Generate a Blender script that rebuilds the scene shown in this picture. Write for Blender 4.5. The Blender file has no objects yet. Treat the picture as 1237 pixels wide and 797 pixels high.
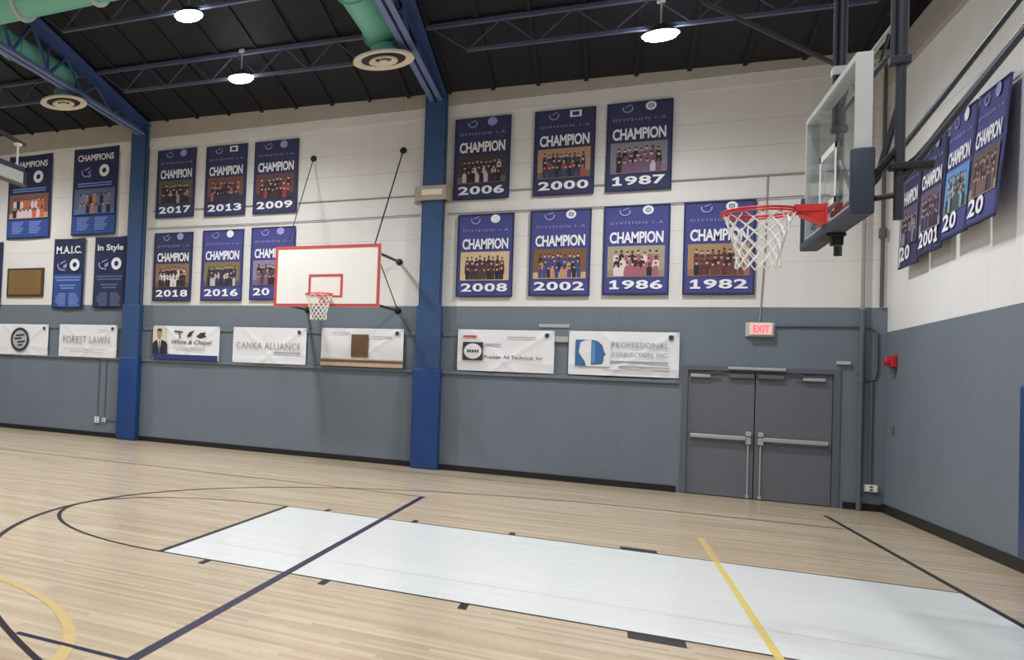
import bpy, bmesh, math, random
from mathutils import Vector, Matrix
S = bpy.context.scene
COL = S.collection
PI = math.pi
rnd = random.Random(7)

# ------------------------------------------------------------------ materials
def lin(c):
    c = c / 255.0
    return c / 12.92 if c <= 0.04045 else ((c + 0.055) / 1.055) ** 2.4
def rgb(r, g, b): return (lin(r), lin(g), lin(b), 1.0)

MATS = {}
def mat(name, col, rough=0.6, metal=0.0, var=0.06, scale=6.0, spec=0.5, bump=0.0, coat=0.0):
    """procedural material: a base colour broken up by a little noise"""
    if name in MATS: return MATS[name]
    m = bpy.data.materials.new(name); m.use_nodes = True
    nt = m.node_tree; N = nt.nodes; L = nt.links
    b = N['Principled BSDF']
    tc = N.new('ShaderNodeTexCoord'); nz = N.new('ShaderNodeTexNoise')
    nz.inputs['Scale'].default_value = scale; nz.inputs['Detail'].default_value = 4
    L.new(tc.outputs['Object'], nz.inputs['Vector'])
    rp = N.new('ShaderNodeMix'); rp.data_type = 'RGBA'
    lo = tuple(max(0, c * (1 - var)) for c in col[:3]) + (1,); hi = tuple(min(1, c * (1 + var)) for c in col[:3]) + (1,)
    rp.inputs[6].default_value = lo; rp.inputs[7].default_value = hi
    L.new(nz.outputs['Fac'], rp.inputs[0]); L.new(rp.outputs[2], b.inputs['Base Color'])
    b.inputs['Roughness'].default_value = rough; b.inputs['Metallic'].default_value = metal
    b.inputs['Specular IOR Level'].default_value = spec
    b.inputs['Coat Weight'].default_value = coat
    if bump:
        bp = N.new('ShaderNodeBump'); bp.inputs['Strength'].default_value = bump; bp.inputs['Distance'].default_value = 0.01
        L.new(nz.outputs['Fac'], bp.inputs['Height']); L.new(bp.outputs['Normal'], b.inputs['Normal'])
    MATS[name] = m
    return m

def math_node(nt, op, a, b=None):
    n = nt.nodes.new('ShaderNodeMath'); n.operation = op
    for i, v in enumerate((a, b)):
        if v is None: continue
        if isinstance(v, (int, float)): n.inputs[i].default_value = v
        else: nt.links.new(v, n.inputs[i])
    return n.outputs[0]

def mat_emit(name, col, strength, dim=None):
    if name in MATS: return MATS[name]
    m = bpy.data.materials.new(name); m.use_nodes = True
    b = m.node_tree.nodes['Principled BSDF']
    b.inputs['Base Color'].default_value = col
    b.inputs['Emission Color'].default_value = col
    b.inputs['Emission Strength'].default_value = strength
    MATS[name] = m
    return m

def mat_glass(name):
    m = bpy.data.materials.new(name); m.use_nodes = True
    nt = m.node_tree; N = nt.nodes; L = nt.links
    N.remove(N['Principled BSDF'])
    out = N['Material Output']
    tr = N.new('ShaderNodeBsdfTransparent'); tr.inputs[0].default_value = (0.90, 0.94, 0.93, 1)
    gl = N.new('ShaderNodeBsdfGlossy'); gl.inputs['Roughness'].default_value = 0.05; gl.inputs[0].default_value = (1, 1, 1, 1)
    fr = N.new('ShaderNodeFresnel'); fr.inputs['IOR'].default_value = 1.16
    mx = N.new('ShaderNodeMixShader')
    L.new(math_node(nt, 'MULTIPLY', fr.outputs[0], .3), mx.inputs[0]); L.new(tr.outputs[0], mx.inputs[1]); L.new(gl.outputs[0], mx.inputs[2]); L.new(mx.outputs[0], out.inputs[0])
    return m

def mat_planks(name, cols, rough, spec=0.5, contrast=1.0, plank=0.058, coat=0.0):
    """hardwood strips running along x"""
    m = bpy.data.materials.new(name); m.use_nodes = True
    nt = m.node_tree; N = nt.nodes; L = nt.links; b = N['Principled BSDF']
    tc = N.new('ShaderNodeTexCoord'); sp = N.new('ShaderNodeSeparateXYZ'); L.new(tc.outputs['Object'], sp.inputs[0])
    row = math_node(nt, 'FLOOR', math_node(nt, 'DIVIDE', sp.outputs['Y'], plank))
    wn = N.new('ShaderNodeTexWhiteNoise'); wn.noise_dimensions = '1D'; L.new(row, wn.inputs['W'])
    xs = math_node(nt, 'ADD', math_node(nt, 'DIVIDE', sp.outputs['X'], 1.1), math_node(nt, 'MULTIPLY', wn.outputs['Value'], 9.0))
    cell = math_node(nt, 'FLOOR', xs)
    cb = N.new('ShaderNodeCombineXYZ'); L.new(row, cb.inputs[0]); L.new(cell, cb.inputs[1])
    w2 = N.new('ShaderNodeTexWhiteNoise'); w2.noise_dimensions = '2D'; L.new(cb.outputs[0], w2.inputs['Vector'])
    mp = N.new('ShaderNodeMapping'); mp.inputs['Scale'].default_value = (0.9, 22, 1); L.new(tc.outputs['Object'], mp.inputs[0])
    nz = N.new('ShaderNodeTexNoise'); nz.inputs['Scale'].default_value = 1.6; nz.inputs['Detail'].default_value = 6; L.new(mp.outputs[0], nz.inputs['Vector'])
    mp2 = N.new('ShaderNodeMapping'); mp2.inputs['Scale'].default_value = (0.25, 0.9, 1); L.new(tc.outputs['Object'], mp2.inputs[0])
    n2 = N.new('ShaderNodeTexNoise'); n2.inputs['Scale'].default_value = 1.3; n2.inputs['Detail'].default_value = 3; L.new(mp2.outputs[0], n2.inputs['Vector'])
    f = math_node(nt, 'ADD', math_node(nt, 'MULTIPLY', w2.outputs['Value'], 0.42), math_node(nt, 'ADD', math_node(nt, 'MULTIPLY', nz.outputs['Fac'], 0.48), math_node(nt, 'MULTIPLY', n2.outputs['Fac'], 0.28)))
    f = math_node(nt, 'ADD', math_node(nt, 'MULTIPLY', math_node(nt, 'SUBTRACT', f, 0.59), contrast), 0.5)
    cr = N.new('ShaderNodeValToRGB'); e = cr.color_ramp.elements
    e[0].position = 0.1; e[0].color = cols[0]; e[1].position = 0.9; e[1].color = cols[2]
    k = e.new(0.5); k.color = cols[1]
    L.new(f, cr.inputs[0])
    fy = math_node(nt, 'FRACT', math_node(nt, 'DIVIDE', sp.outputs['Y'], plank)); fx = math_node(nt, 'FRACT', xs)
    gap = math_node(nt, 'MAXIMUM', math_node(nt, 'LESS_THAN', fy, 0.035), math_node(nt, 'LESS_THAN', fx, 0.003))
    mx = N.new('ShaderNodeMix'); mx.data_type = 'RGBA'; L.new(math_node(nt, 'MULTIPLY', gap, 0.35 * contrast), mx.inputs[0])
    L.new(cr.outputs[0], mx.inputs[6]); mx.inputs[7].default_value = tuple(c * 0.3 for c in cols[0][:3]) + (1,)
    L.new(mx.outputs[2], b.inputs['Base Color'])
    b.inputs['Roughness'].default_value = rough; b.inputs['Specular IOR Level'].default_value = spec; b.inputs['Coat Weight'].default_value = coat
    b.inputs['Coat Roughness'].default_value = 0.12
    MATS[name] = m
    return m

def mat_wall(name, col, seams=(), axis='X', pitch=2.44, strength=0.25, var=0.05):
    """painted board wall: mottled paint, thin darker seams at given heights, faint upright joints"""
    m = bpy.data.materials.new(name); m.use_nodes = True
    nt = m.node_tree; N = nt.nodes; L = nt.links; b = N['Principled BSDF']
    tc = N.new('ShaderNodeTexCoord'); sp = N.new('ShaderNodeSeparateXYZ'); L.new(tc.outputs['Object'], sp.inputs[0])
    nz = N.new('ShaderNodeTexNoise'); nz.inputs['Scale'].default_value = 0.9; nz.inputs['Detail'].default_value = 5; L.new(tc.outputs['Object'], nz.inputs['Vector'])
    mp = N.new('ShaderNodeMapping'); mp.inputs['Scale'].default_value = (3, 3, .35); L.new(tc.outputs['Object'], mp.inputs[0])
    n2 = N.new('ShaderNodeTexNoise'); n2.inputs['Scale'].default_value = 1.5; n2.inputs['Detail'].default_value = 4; L.new(mp.outputs[0], n2.inputs['Vector'])
    f = math_node(nt, 'ADD', math_node(nt, 'MULTIPLY', nz.outputs['Fac'], .6), math_node(nt, 'MULTIPLY', n2.outputs['Fac'], .4))
    mr = N.new('ShaderNodeMapRange'); mr.inputs[1].default_value = .3; mr.inputs[2].default_value = .7; L.new(f, mr.inputs[0])
    mx = N.new('ShaderNodeMix'); mx.data_type = 'RGBA'; L.new(mr.outputs[0], mx.inputs[0])
    mx.inputs[6].default_value = tuple(c * (1 - var) for c in col[:3]) + (1,); mx.inputs[7].default_value = tuple(min(1, c * (1 + var)) for c in col[:3]) + (1,)
    line = None
    for z, w in seams:
        d = math_node(nt, 'LESS_THAN', math_node(nt, 'ABSOLUTE', math_node(nt, 'SUBTRACT', sp.outputs['Z'], z)), w)
        line = d if line is None else math_node(nt, 'MAXIMUM', line, d)
    u = sp.outputs[axis]
    v = math_node(nt, 'MULTIPLY', math_node(nt, 'LESS_THAN', math_node(nt, 'FRACT', math_node(nt, 'DIVIDE', u, pitch)), 0.006), 0.4)
    line = v if line is None else math_node(nt, 'MAXIMUM', line, v)
    m2 = N.new('ShaderNodeMix'); m2.data_type = 'RGBA'; L.new(math_node(nt, 'MULTIPLY', line, strength), m2.inputs[0])
    L.new(mx.outputs[2], m2.inputs[6]); m2.inputs[7].default_value = tuple(c * .25 for c in col[:3]) + (1,)
    L.new(m2.outputs[2], b.inputs['Base Color']); b.inputs['Roughness'].default_value = 0.62; b.inputs['Specular IOR Level'].default_value = .3
    bp = N.new('ShaderNodeBump'); bp.inputs['Strength'].default_value = .12; bp.inputs['Distance'].default_value = .02
    n3 = N.new('ShaderNodeTexNoise'); n3.inputs['Scale'].default_value = 14; L.new(tc.outputs['Object'], n3.inputs['Vector'])
    L.new(n3.outputs['Fac'], bp.inputs['Height']); L.new(bp.outputs['Normal'], b.inputs['Normal'])
    MATS[name] = m
    return m

M_wood = mat_planks('maple_floor', [rgb(172, 151, 124), rgb(201, 181, 152), rgb(220, 204, 178)], 0.20, spec=.6, contrast=1.0)
M_lane = mat_planks('white_lane_paint', [rgb(226, 229, 227), rgb(234, 237, 235), rgb(240, 243, 241)], 0.20, spec=.6, contrast=.8)
M_line = mat('dark_line_paint', rgb(36, 30, 38), .35, var=.15, spec=.2)
M_blue_line = mat('navy_line_paint', rgb(36, 33, 66), .35, var=.1, spec=.2)
M_yellow = mat('yellow_line_paint', rgb(216, 192, 104), .4, var=.12)
M_worn = mat('worn_yellow_line_paint', rgb(212, 184, 124), .3, var=.14, scale=12)
M_seam = mat('grey_floor_seam', rgb(196, 198, 190), .3)
M_grey = mat_wall('grey_wall_paint', rgb(109, 119, 130), (), 'X', 2.44, .25, .06)
M_grey_r = mat_wall('grey_wall_paint_side', rgb(113, 123, 134), (), 'Y', 2.44, .2, .06)
M_white = mat_wall('white_wall_paint', rgb(218, 216, 214), ((5.62, .006), (6.05, .005), (4.30, .005), (3.75, .004)), 'X', 1.22, .32, .06)
M_white_r = mat_wall('white_wall_paint_side', rgb(230, 231, 232), ((5.4, .008),), 'Y', 2.44, .3, .04)
M_tan = mat_wall('tan_beam_paint', rgb(172, 166, 155), (), 'X', 3.0, .3, .08)
M_tan_r = mat_wall('tan_beam_paint_side', rgb(172, 167, 158), ((6.62, .008),), 'Y', 3.0, .3, .08)
M_ceil = mat('dark_roof_deck', rgb(13, 16, 26), .75, var=.25, scale=2)
M_steel_blue = mat('blue_steel_paint', rgb(62, 84, 134), .45, var=.12)
M_chord = mat('pale_blue_steel_paint', rgb(104, 120, 166), .45, var=.12)
M_joist = mat('grey_blue_joist_paint', rgb(78, 86, 112), .5, var=.1)
M_col = mat('blue_column_paint', rgb(46, 76, 120), .45, var=.1)
M_pad = mat('blue_vinyl_pad', rgb(21, 62, 122), .4, var=.08)
M_duct = mat('green_duct_paint', rgb(112, 184, 168), .45, var=.1)
M_cream = mat('cream_enamel', rgb(226, 218, 200), .45, var=.05)
M_black = mat('black_rubber', rgb(15, 15, 17), .6, var=.2)
M_dark = mat('dark_navy_steel', rgb(34, 37, 48), .45, var=.15)
M_navy_pad = mat('dark_navy_pad', rgb(42, 52, 68), .55, var=.12)
M_alu = mat('brushed_light_metal', rgb(178, 180, 182), .4, metal=.3, var=.08)
M_frame = mat('pale_grey_frame_paint', rgb(182, 185, 186), .5, var=.08)
M_white_plain = mat('white_paint', rgb(232, 232, 228), .5, var=.03)
M_red = mat('red_rim_paint', rgb(206, 52, 50), .4, var=.08)
M_brick_red = mat('brick_red_border_paint', rgb(190, 76, 68), .5, var=.1)
M_net = mat('white_net_cord', rgb(230, 230, 226), .8, var=.05)
M_door = mat('grey_door_paint', rgb(102, 104, 113), .5, var=.05)
M_doorframe = mat('dark_grey_frame_paint', rgb(92, 98, 105), .5, var=.06)
M_pipe_w = mat('off_white_pipe_paint', rgb(196, 188, 174), .5, var=.06)
M_pipe_g = mat('grey_pipe_paint', rgb(88, 98, 106), .5, var=.06)
M_pipe_m = mat('mid_grey_pipe', rgb(150, 146, 140), .5, var=.08)
M_pipe_d = mat('dark_pipe', rgb(88, 84, 82), .5, var=.1)
M_fire = mat('red_alarm_plastic', rgb(178, 40, 48), .4, var=.06)
M_bluecloth = mat('royal_blue_cloth', rgb(66, 70, 132), .8, var=.14, scale=5)
M_navycloth = mat('navy_cloth', rgb(52, 54, 90), .8, var=.16, scale=5)
M_deepcloth = mat('deep_navy_cloth', rgb(36, 44, 78), .8, var=.16, scale=5)
M_midblue = mat('mid_blue_print', rgb(44, 74, 142), .8, var=.15)
M_paleblue = mat('pale_blue_print', rgb(112, 134, 196), .8, var=.1)
M_greyblue = mat('grey_blue_print', rgb(84, 100, 132), .8, var=.1)
M_letter = mat('white_print', rgb(226, 228, 236), .8, var=.04)
M_lilac = mat('pale_lilac_print', rgb(150, 150, 206), .8, var=.06)
M_vinyl = mat('white_vinyl', rgb(226, 227, 232), .55, var=.03, scale=3)
M_cable = mat('dark_cable', rgb(120, 120, 122), .5, var=.1)
M_glass = mat_glass('clear_backboard_glass')
M_lamp = mat_emit('lamp_lens', (1.0, 1.0, 1.0, 1), 60.0)
M_exit = mat_emit('exit_sign_red', rgb(232, 92, 96), .9)
M_exit_face = mat_emit('exit_sign_face', rgb(236, 168, 168), .55)
def flat(n, r, g, b): return mat(n, rgb(r, g, b), .8, var=.1, scale=9)

# ------------------------------------------------------------------ object helpers
ROOT = {}
def obj(name, bm, mats, parent=None, smooth=False, label=None):
    base = ROOT.get(parent.name, Vector((0, 0, 0))) if parent else Vector((0, 0, 0))
    if parent: bmesh.ops.translate(bm, verts=bm.verts, vec=-base)
    bmesh.ops.recalc_face_normals(bm, faces=bm.faces)
    me = bpy.data.meshes.new(name); bm.to_mesh(me); bm.free()
    if not isinstance(mats, (list, tuple)): mats = [mats]
    for m in mats: me.materials.append(m)
    if smooth:
        for p in me.polygons: p.use_smooth = True
        me.set_sharp_from_angle(angle=math.radians(40))
    o = bpy.data.objects.new(name, me); COL.objects.link(o)
    if parent: o.parent = parent
    ROOT[o.name] = base
    if label: o['label'] = label
    return o
def thing(name, label, cat, loc, group=None):
    o = bpy.data.objects.new(name, None); COL.objects.link(o); o.location = loc; o.empty_display_size = .1
    ROOT[o.name] = Vector(loc); o['label'] = label; o['category'] = cat
    if group: o['group'] = group
    return o
def tag(o, label, cat, group=None):
    o['label'] = label; o['category'] = cat
    if group: o['group'] = group
    return o
def struct(name, bm, mats, parent=None, smooth=False):
    o = obj(name, bm, mats, parent, smooth); o['kind'] = 'structure'
    return o
def copy_tree(src, delta, label=None, name=None):
    r = src.copy(); COL.objects.link(r); r.location = src.location + Vector(delta)
    if label: r['label'] = label
    def rec(a, b):
        for c in a.children:
            d = c.copy(); COL.objects.link(d); d.parent = b; rec(c, d)
    rec(src, r)
    return r
def recenter(o, at):
    """put a single-mesh thing's origin at its own base"""
    at = Vector(at); o.data.transform(Matrix.Translation(-at)); o.location = at; ROOT[o.name] = at
    return o

def BM(): return bmesh.new()
def box(bm, lo, hi, bev=0.0, mi=0, seg=2):
    lo = Vector(lo); hi = Vector(hi)
    r = bmesh.ops.create_cube(bm, size=1.0)
    vs = r['verts']
    c = (lo + hi) / 2; d = hi - lo
    for v in vs: v.co = Vector((v.co.x * d.x, v.co.y * d.y, v.co.z * d.z)) + c
    fs = set(f for v in vs for f in v.link_faces)
    if bev > 0:
        es = list(set(e for v in vs for e in v.link_edges))
        rr = bmesh.ops.bevel(bm, geom=es, offset=min(bev, min(d) * .45), segments=seg, profile=.5, affect='EDGES')
        fs |= set(rr['faces'])
        fs = set(f for f in fs if f.is_valid)
    for f in fs: f.material_index = mi
    return bm
def beam(bm, a, b, w, h, up=(0, 0, 1), mi=0):
    """rectangular bar from a to b, w across, h along up"""
    a = Vector(a); b = Vector(b); d = (b - a).normalized(); up = Vector(up)
    s = d.cross(up)
    if s.length < 1e-4: s = d.cross(Vector((1, 0, 0)))
    s.normalize(); u = s.cross(d).normalized()
    vs = []
    for p in (a, b):
        for (i, j) in ((-1, -1), (1, -1), (1, 1), (-1, 1)):
            vs.append(bm.verts.new(p + s * (i * w / 2) + u * (j * h / 2)))
    for q in ((0, 1, 2, 3), (4, 5, 6, 7), (0, 1, 5, 4), (1, 2, 6, 5), (2, 3, 7, 6), (3, 0, 4, 7)):
        f = bm.faces.new([vs[k] for k in q]); f.material_index = mi
    return bm
def tube(bm, pts, r, seg=10, closed=False, mi=0, cap=True):
    pts = [Vector(p) for p in pts]; n = len(pts); rings = []
    prev = None
    for i, p in enumerate(pts):
        if closed: t = (pts[(i + 1) % n] - pts[i - 1]).normalized()
        else: t = (pts[min(i + 1, n - 1)] - pts[max(i - 1, 0)]).normalized()
        if prev is None:
            a = Vector((0, 0, 1)) if abs(t.z) < .9 else Vector((1, 0, 0))
            s = t.cross(a).normalized()
        else:
            s = (prev - t * prev.dot(t)).normalized()
        prev = s; u = t.cross(s)
        rr = r[i] if isinstance(r, (list, tuple)) else r
        rings.append([bm.verts.new(p + (s * math.cos(2 * PI * k / seg) + u * math.sin(2 * PI * k / seg)) * rr) for k in range(seg)])
    m = n if closed else n - 1
    for i in range(m):
        A = rings[i]; B = rings[(i + 1) % n]
        for k in range(seg):
            f = bm.faces.new((A[k], A[(k + 1) % seg], B[(k + 1) % seg], B[k])); f.material_index = mi
    if cap and not closed:
        for R in (rings[0], rings[-1]):
            f = bm.faces.new(R); f.material_index = mi
    return bm
def lathe(bm, prof, c, seg=32, axis='Z', mi=0):
    """prof: (radius, height) pairs turned about an axis through c"""
    c = Vector(c); rings = []
    for (r, h) in prof:
        ring = []
        for k in range(seg):
            a = 2 * PI * k / seg; x, y = math.cos(a) * r, math.sin(a) * r
            o = {'Z': (x, y, h), 'Y': (x, h, y), 'X': (h, x, y)}[axis]
            ring.append(bm.verts.new(c + Vector(o)))
        rings.append(ring)
    for A, B in zip(rings, rings[1:]):
        for k in range(seg):
            f = bm.faces.new((A[k], A[(k + 1) % seg], B[(k + 1) % seg], B[k])); f.material_index = mi
    for R, (r, h) in ((rings[0], prof[0]), (rings[-1], prof[-1])):
        if r > 1e-6:
            f = bm.faces.new(R); f.material_index = mi
    bmesh.ops.remove_doubles(bm, verts=bm.verts, dist=1e-6)
    return bm

ONE = [(.12, 0), (.88, 0), (.88, .2), (.66, .2), (.66, 1), (.42, 1), (.10, .80), (.10, .62), (.38, .70), (.38, .2), (.12, .2)]
class Frame:
    """a hanging sheet's own axes: a across, b up, c out of it"""
    def __init__(s, o, u, v, n): s.o = Vector(o); s.u = Vector(u).normalized(); s.v = Vector(v).normalized(); s.n = Vector(n).normalized()
    def __call__(s, a, b, c=0.0): return s.o + s.u * a + s.v * b + s.n * c
def fpoly(bm, F, pts, c, t=.002, mi=0):
    """thin raised print of any outline"""
    A = [bm.verts.new(F(a, b, c)) for a, b in pts]; B = [bm.verts.new(F(a, b, c + t)) for a, b in pts]
    n = len(pts)
    fs = [bm.faces.new(B), bm.faces.new(A[::-1])] + [bm.faces.new((A[i], A[(i + 1) % n], B[(i + 1) % n], B[i])) for i in range(n)]
    for f in fs: f.material_index = mi
def frect(bm, F, a0, b0, a1, b1, c, t=.002, mi=0): fpoly(bm, F, [(a0, b0), (a1, b0), (a1, b1), (a0, b1)], c, t, mi)
def fdisc(bm, F, a, b, ra, rb, c, t=.002, mi=0, seg=14): fpoly(bm, F, [(a + math.cos(2 * PI * k / seg) * ra, b + math.sin(2 * PI * k / seg) * rb) for k in range(seg)], c, t, mi)
def fring(bm, F, a, b, ro, ri, c, t=.002, mi=0, seg=28, a0=0.0, a1=2 * PI, asp=1.0):
    for k in range(seg):
        p, q = a0 + (a1 - a0) * k / seg, a0 + (a1 - a0) * (k + 1) / seg
        fpoly(bm, F, [(a + math.cos(p) * ri, b + math.sin(p) * ri * asp), (a + math.cos(p) * ro, b + math.sin(p) * ro * asp), (a + math.cos(q) * ro, b + math.sin(q) * ro * asp), (a + math.cos(q) * ri, b + math.sin(q) * ri * asp)], c, t, mi)

TXT = {}
def text_polys(s, bold=0.0, spacing=1.0, shear=0.0):
    k = (s, bold, spacing, shear)
    if k in TXT: return TXT[k]
    cu = bpy.data.curves.new('lettering_curve', 'FONT'); cu.body = s; cu.offset = bold; cu.space_character = spacing; cu.shear = shear
    cu.resolution_u = 3; cu.fill_mode = 'FRONT'
    o = bpy.data.objects.new('lettering_curve', cu); COL.objects.link(o)
    bpy.context.view_layer.update()
    me = bpy.data.meshes.new_from_object(o.evaluated_get(bpy.context.evaluated_depsgraph_get()))
    vs = [(v.co.x, v.co.y) for v in me.vertices]; fs = [tuple(p.vertices) for p in me.polygons]
    bpy.data.objects.remove(o); bpy.data.curves.remove(cu); bpy.data.meshes.remove(me)
    x0 = min(v[0] for v in vs); x1 = max(v[0] for v in vs); y0 = min(v[1] for v in vs); y1 = max(v[1] for v in vs)
    TXT[k] = ([((a - x0) / (x1 - x0), (b - y0) / (y1 - y0)) for a, b in vs], fs)
    return TXT[k]
def ftext(bm, F, s, a0, b0, a1, b1, c, bold=.02, spacing=1.0, mi=0, shear=0.0):
    vs, fs = text_polys(s, bold, spacing, shear)
    V = [bm.verts.new(F(a0 + (a1 - a0) * p, b0 + (b1 - b0) * q, c)) for p, q in vs]
    for f in fs:
        try: g = bm.faces.new([V[i] for i in f]); g.material_index = mi
        except ValueError: pass
def fdigits(bm, F, s, a0, b0, a1, b1, c, bold=.03):
    n = len(s); w = (a1 - a0) / n
    for i, ch in enumerate(s):
        x0, x1 = a0 + w * (i + .05), a0 + w * (i + .95)
        if ch == '1': fpoly(bm, F, [(x0 + (x1 - x0) * p, b0 + (b1 - b0) * q) for p, q in ONE], c - .0005, .0005)
        else: ftext(bm, F, ch, x0, b0, x1, b1, c, bold)
def cloth(bm, F, w, h, amp=.006, nx=14, ny=18, seed=0, curl=0.0, thick=.004, corner=0.0, crease=0.0):
    """a sheet with soft folds and real thickness, hung from its top edge"""
    r = random.Random(seed); p1, p2 = r.uniform(0, 6), r.uniform(0, 6); k1 = r.uniform(5, 9)
    def at(i, j):
        a = w * i / nx; b = -h * j / ny
        c = amp * (math.sin(k1 * a / w + p1 + 1.3 * b) + .6 * math.sin(11 * b / h + p2)) * (.35 + .65 * j / ny)
        c += curl * (j / ny)
        if crease: c += crease * (math.exp(-((i / nx - .98 + .62 * j / ny) ** 2) / .0016) + .7 * math.exp(-((i / nx - .30 - .5 * j / ny + p1 * .03) ** 2) / .002) + .6 * math.exp(-((j / ny - .8 - .1 * math.sin(p2 + 3 * i / nx)) ** 2) / .003))
        bb = b + corner * math.sin(PI * i / nx) * -1
        return a, bb, c
    G = [[None] * (ny + 1) for _ in range(nx + 1)]; H = [[None] * (ny + 1) for _ in range(nx + 1)]
    for i in range(nx + 1):
        for j in range(ny + 1):
            a, b, c = at(i, j); G[i][j] = bm.verts.new(F(a, b, c)); H[i][j] = bm.verts.new(F(a, b, c - thick))
    for i in range(nx):
        for j in range(ny):
            bm.faces.new((G[i][j], G[i + 1][j], G[i + 1][j + 1], G[i][j + 1])); bm.faces.new((H[i][j], H[i][j + 1], H[i + 1][j + 1], H[i + 1][j]))
    for i in range(nx):
        bm.faces.new((G[i][0], H[i][0], H[i + 1][0], G[i + 1][0])); bm.faces.new((G[i][ny], G[i + 1][ny], H[i + 1][ny], H[i][ny]))
    for j in range(ny):
        bm.faces.new((G[0][j], G[0][j + 1], H[0][j + 1], H[0][j])); bm.faces.new((G[nx][j], H[nx][j], H[nx][j + 1], G[nx][j + 1]))

# ------------------------------------------------------------------ dimensions (metres; x right, y into the hall, z up)
YB = 9.009      # face of the back wall
XR = 0.865      # face of the right wall
XL, YF = -28.0, -10.6
RIDGE = -0.8
def zr(x, y):   # underside of the roof deck
    return 6.93 - .022 * x + .155 * (YB - (y if y > RIDGE else 2 * RIDGE - y))

# ------------------------------------------------------------------ room shell
bm = BM()
box(bm, (XL - .3, YF - .3, -.2), (XR + .3, YB + .3, 0), mi=0)
def fl_rect(x0, y0, x1, y1, z, mi):
    f = bm.faces.new([bm.verts.new((x, y, z)) for x, y in ((x0, y0), (x1, y0), (x1, y1), (x0, y1))]); f.material_index = mi
def fl_arc(cx, cy, r, w, a0, a1, z, mi, seg=72):
    for k in range(seg):
        p, q = math.radians(a0 + (a1 - a0) * k / seg), math.radians(a0 + (a1 - a0) * (k + 1) / seg)
        f = bm.faces.new([bm.verts.new((cx + math.cos(t) * R, cy + math.sin(t) * R, z)) for t, R in ((p, r - w / 2), (p, r + w / 2), (q, r + w / 2), (q, r - w / 2))]); f.material_index = mi
LW = 1.829
fl_rect(-5.79, -LW, 0, LW, .0008, 1)                                   # painted lane
for s in (-1, 1):
    fl_rect(-5.79, s * LW - .018, 0, s * LW + .018, .0014, 2)          # lane sides
    for a, b, w in ((-2.44, -2.134, .2), (-3.43, -3.375, .2), (-4.40, -4.345, .2), (-5.37, -5.315, .2)):
        lo, hi = sorted((s * (LW + .01), s * (LW + w))); fl_rect(a, lo, b, hi, .0014, 2)
fl_rect(-5.82, -LW, -5.77, LW, .0016, 2)                               # free throw line
fl_rect(-.025, -7.58, .025, 7.58, .0016, 2)                            # baseline
fl_arc(-5.79, 0, 1.829, .045, 90, 270, .0014, 2)                       # free throw circle
A3 = math.degrees(math.acos(0))
fl_arc(-1.6, 0, 6.02, .05, 90, 270, .0018, 2, 110)                     # three point arc
for s in (-1, 1): fl_rect(-1.6, s * 6.02 - .025, 0, s * 6.02 + .025, .0018, 2)
fl_rect(-4.72, -4.6, -4.66, 4.42, .0024, 3)                            # volleyball end line
fl_rect(-5.42, -4.625, -4.66, -4.575, .0022, 3); fl_rect(-22, 4.38, -4.65, 4.42, .0022, 3)
fl_rect(-1.70, -4.6, -1.652, LW, .0026, 4); fl_rect(-1.71, LW, -1.645, 3.5, .0012, 5); fl_rect(-5.6, -1.075, -.03, -1.063, .0012, 6)                           # yellow cross court
fl_arc(-6.71, -5.34, 1.79, .075, -10, 100, .0020, 5, 60)
struct('floor', bm, [M_wood, M_lane, M_line, M_blue_line, M_yellow, M_worn, M_seam])

DX0, DX1, DZ = -1.535, .335, 2.03     # door opening
GZ = 3.035
bm = BM()
T = .2
box(bm, (XL - .2, YB, 0), (DX0, YB + T, GZ), mi=0); box(bm, (DX1, YB, 0), (XR + .25, YB + T, GZ), mi=0); box(bm, (DX0, YB, DZ), (DX1, YB + T, GZ), mi=0)
box(bm, (XL - .2, YB, GZ), (XR + .25, YB + T, 8.4), mi=1)
struct('wall_back', bm, [M_grey, M_white])
bm = BM()
RZ = 2.665
box(bm, (XR, YF - .2, 0), (XR + .25, YB, RZ), mi=0); box(bm, (XR + .012, YF - .2, RZ), (XR + .25, YB, 6.40), mi=1)
box(bm, (XR + .02, YF - .2, 6.85), (XR + .25, YB, 9.2), mi=2); box(bm, (XR + .012, YF - .2, 6.40), (XR + .25, YB, 6.85), mi=1)
struct('wall_right', bm, [M_grey_r, M_white_r, M_ceil])
bm = BM(); box(bm, (XL - .2, YF - .2, 0), (XL, YB, RZ), mi=0); box(bm, (XL - .2, YF - .2, RZ), (XL, YB, 9.8), mi=1)
struct('wall_left', bm, [M_grey_r, M_white_r])
bm = BM(); box(bm, (XL, YF - .2, 0), (XR, YF, GZ), mi=0); box(bm, (XL, YF - .2, GZ), (XR, YF, 8.4), mi=1)
struct('wall_front', bm, [M_grey, M_white])
# roof deck with its ribs
bm = BM()
def deck(y0, y1):
    P = [(XL - .2, y0), (XR + .25, y0), (XR + .25, y1), (XL - .2, y1)]
    A = [bm.verts.new((x, y, zr(x, y))) for x, y in P]; B = [bm.verts.new((x, y, zr(x, y) + .15)) for x, y in P]
    bm.faces.new(A); bm.faces.new(B[::-1])
    for i in range(4): bm.faces.new((A[i], A[(i + 1) % 4], B[(i + 1) % 4], B[i]))
deck(YF - .2, RIDGE); deck(RIDGE, YB + .2)
x = XL + .5
while x < XR - .2:
    for y0, y1 in ((RIDGE, YB), (YF, RIDGE)):
        beam(bm, (x, y0, zr(x, y0) - .015), (x, y1, zr(x, y1) - .015), .06, .05)
    x += .72
struct('ceiling', bm, M_ceil)
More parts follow.
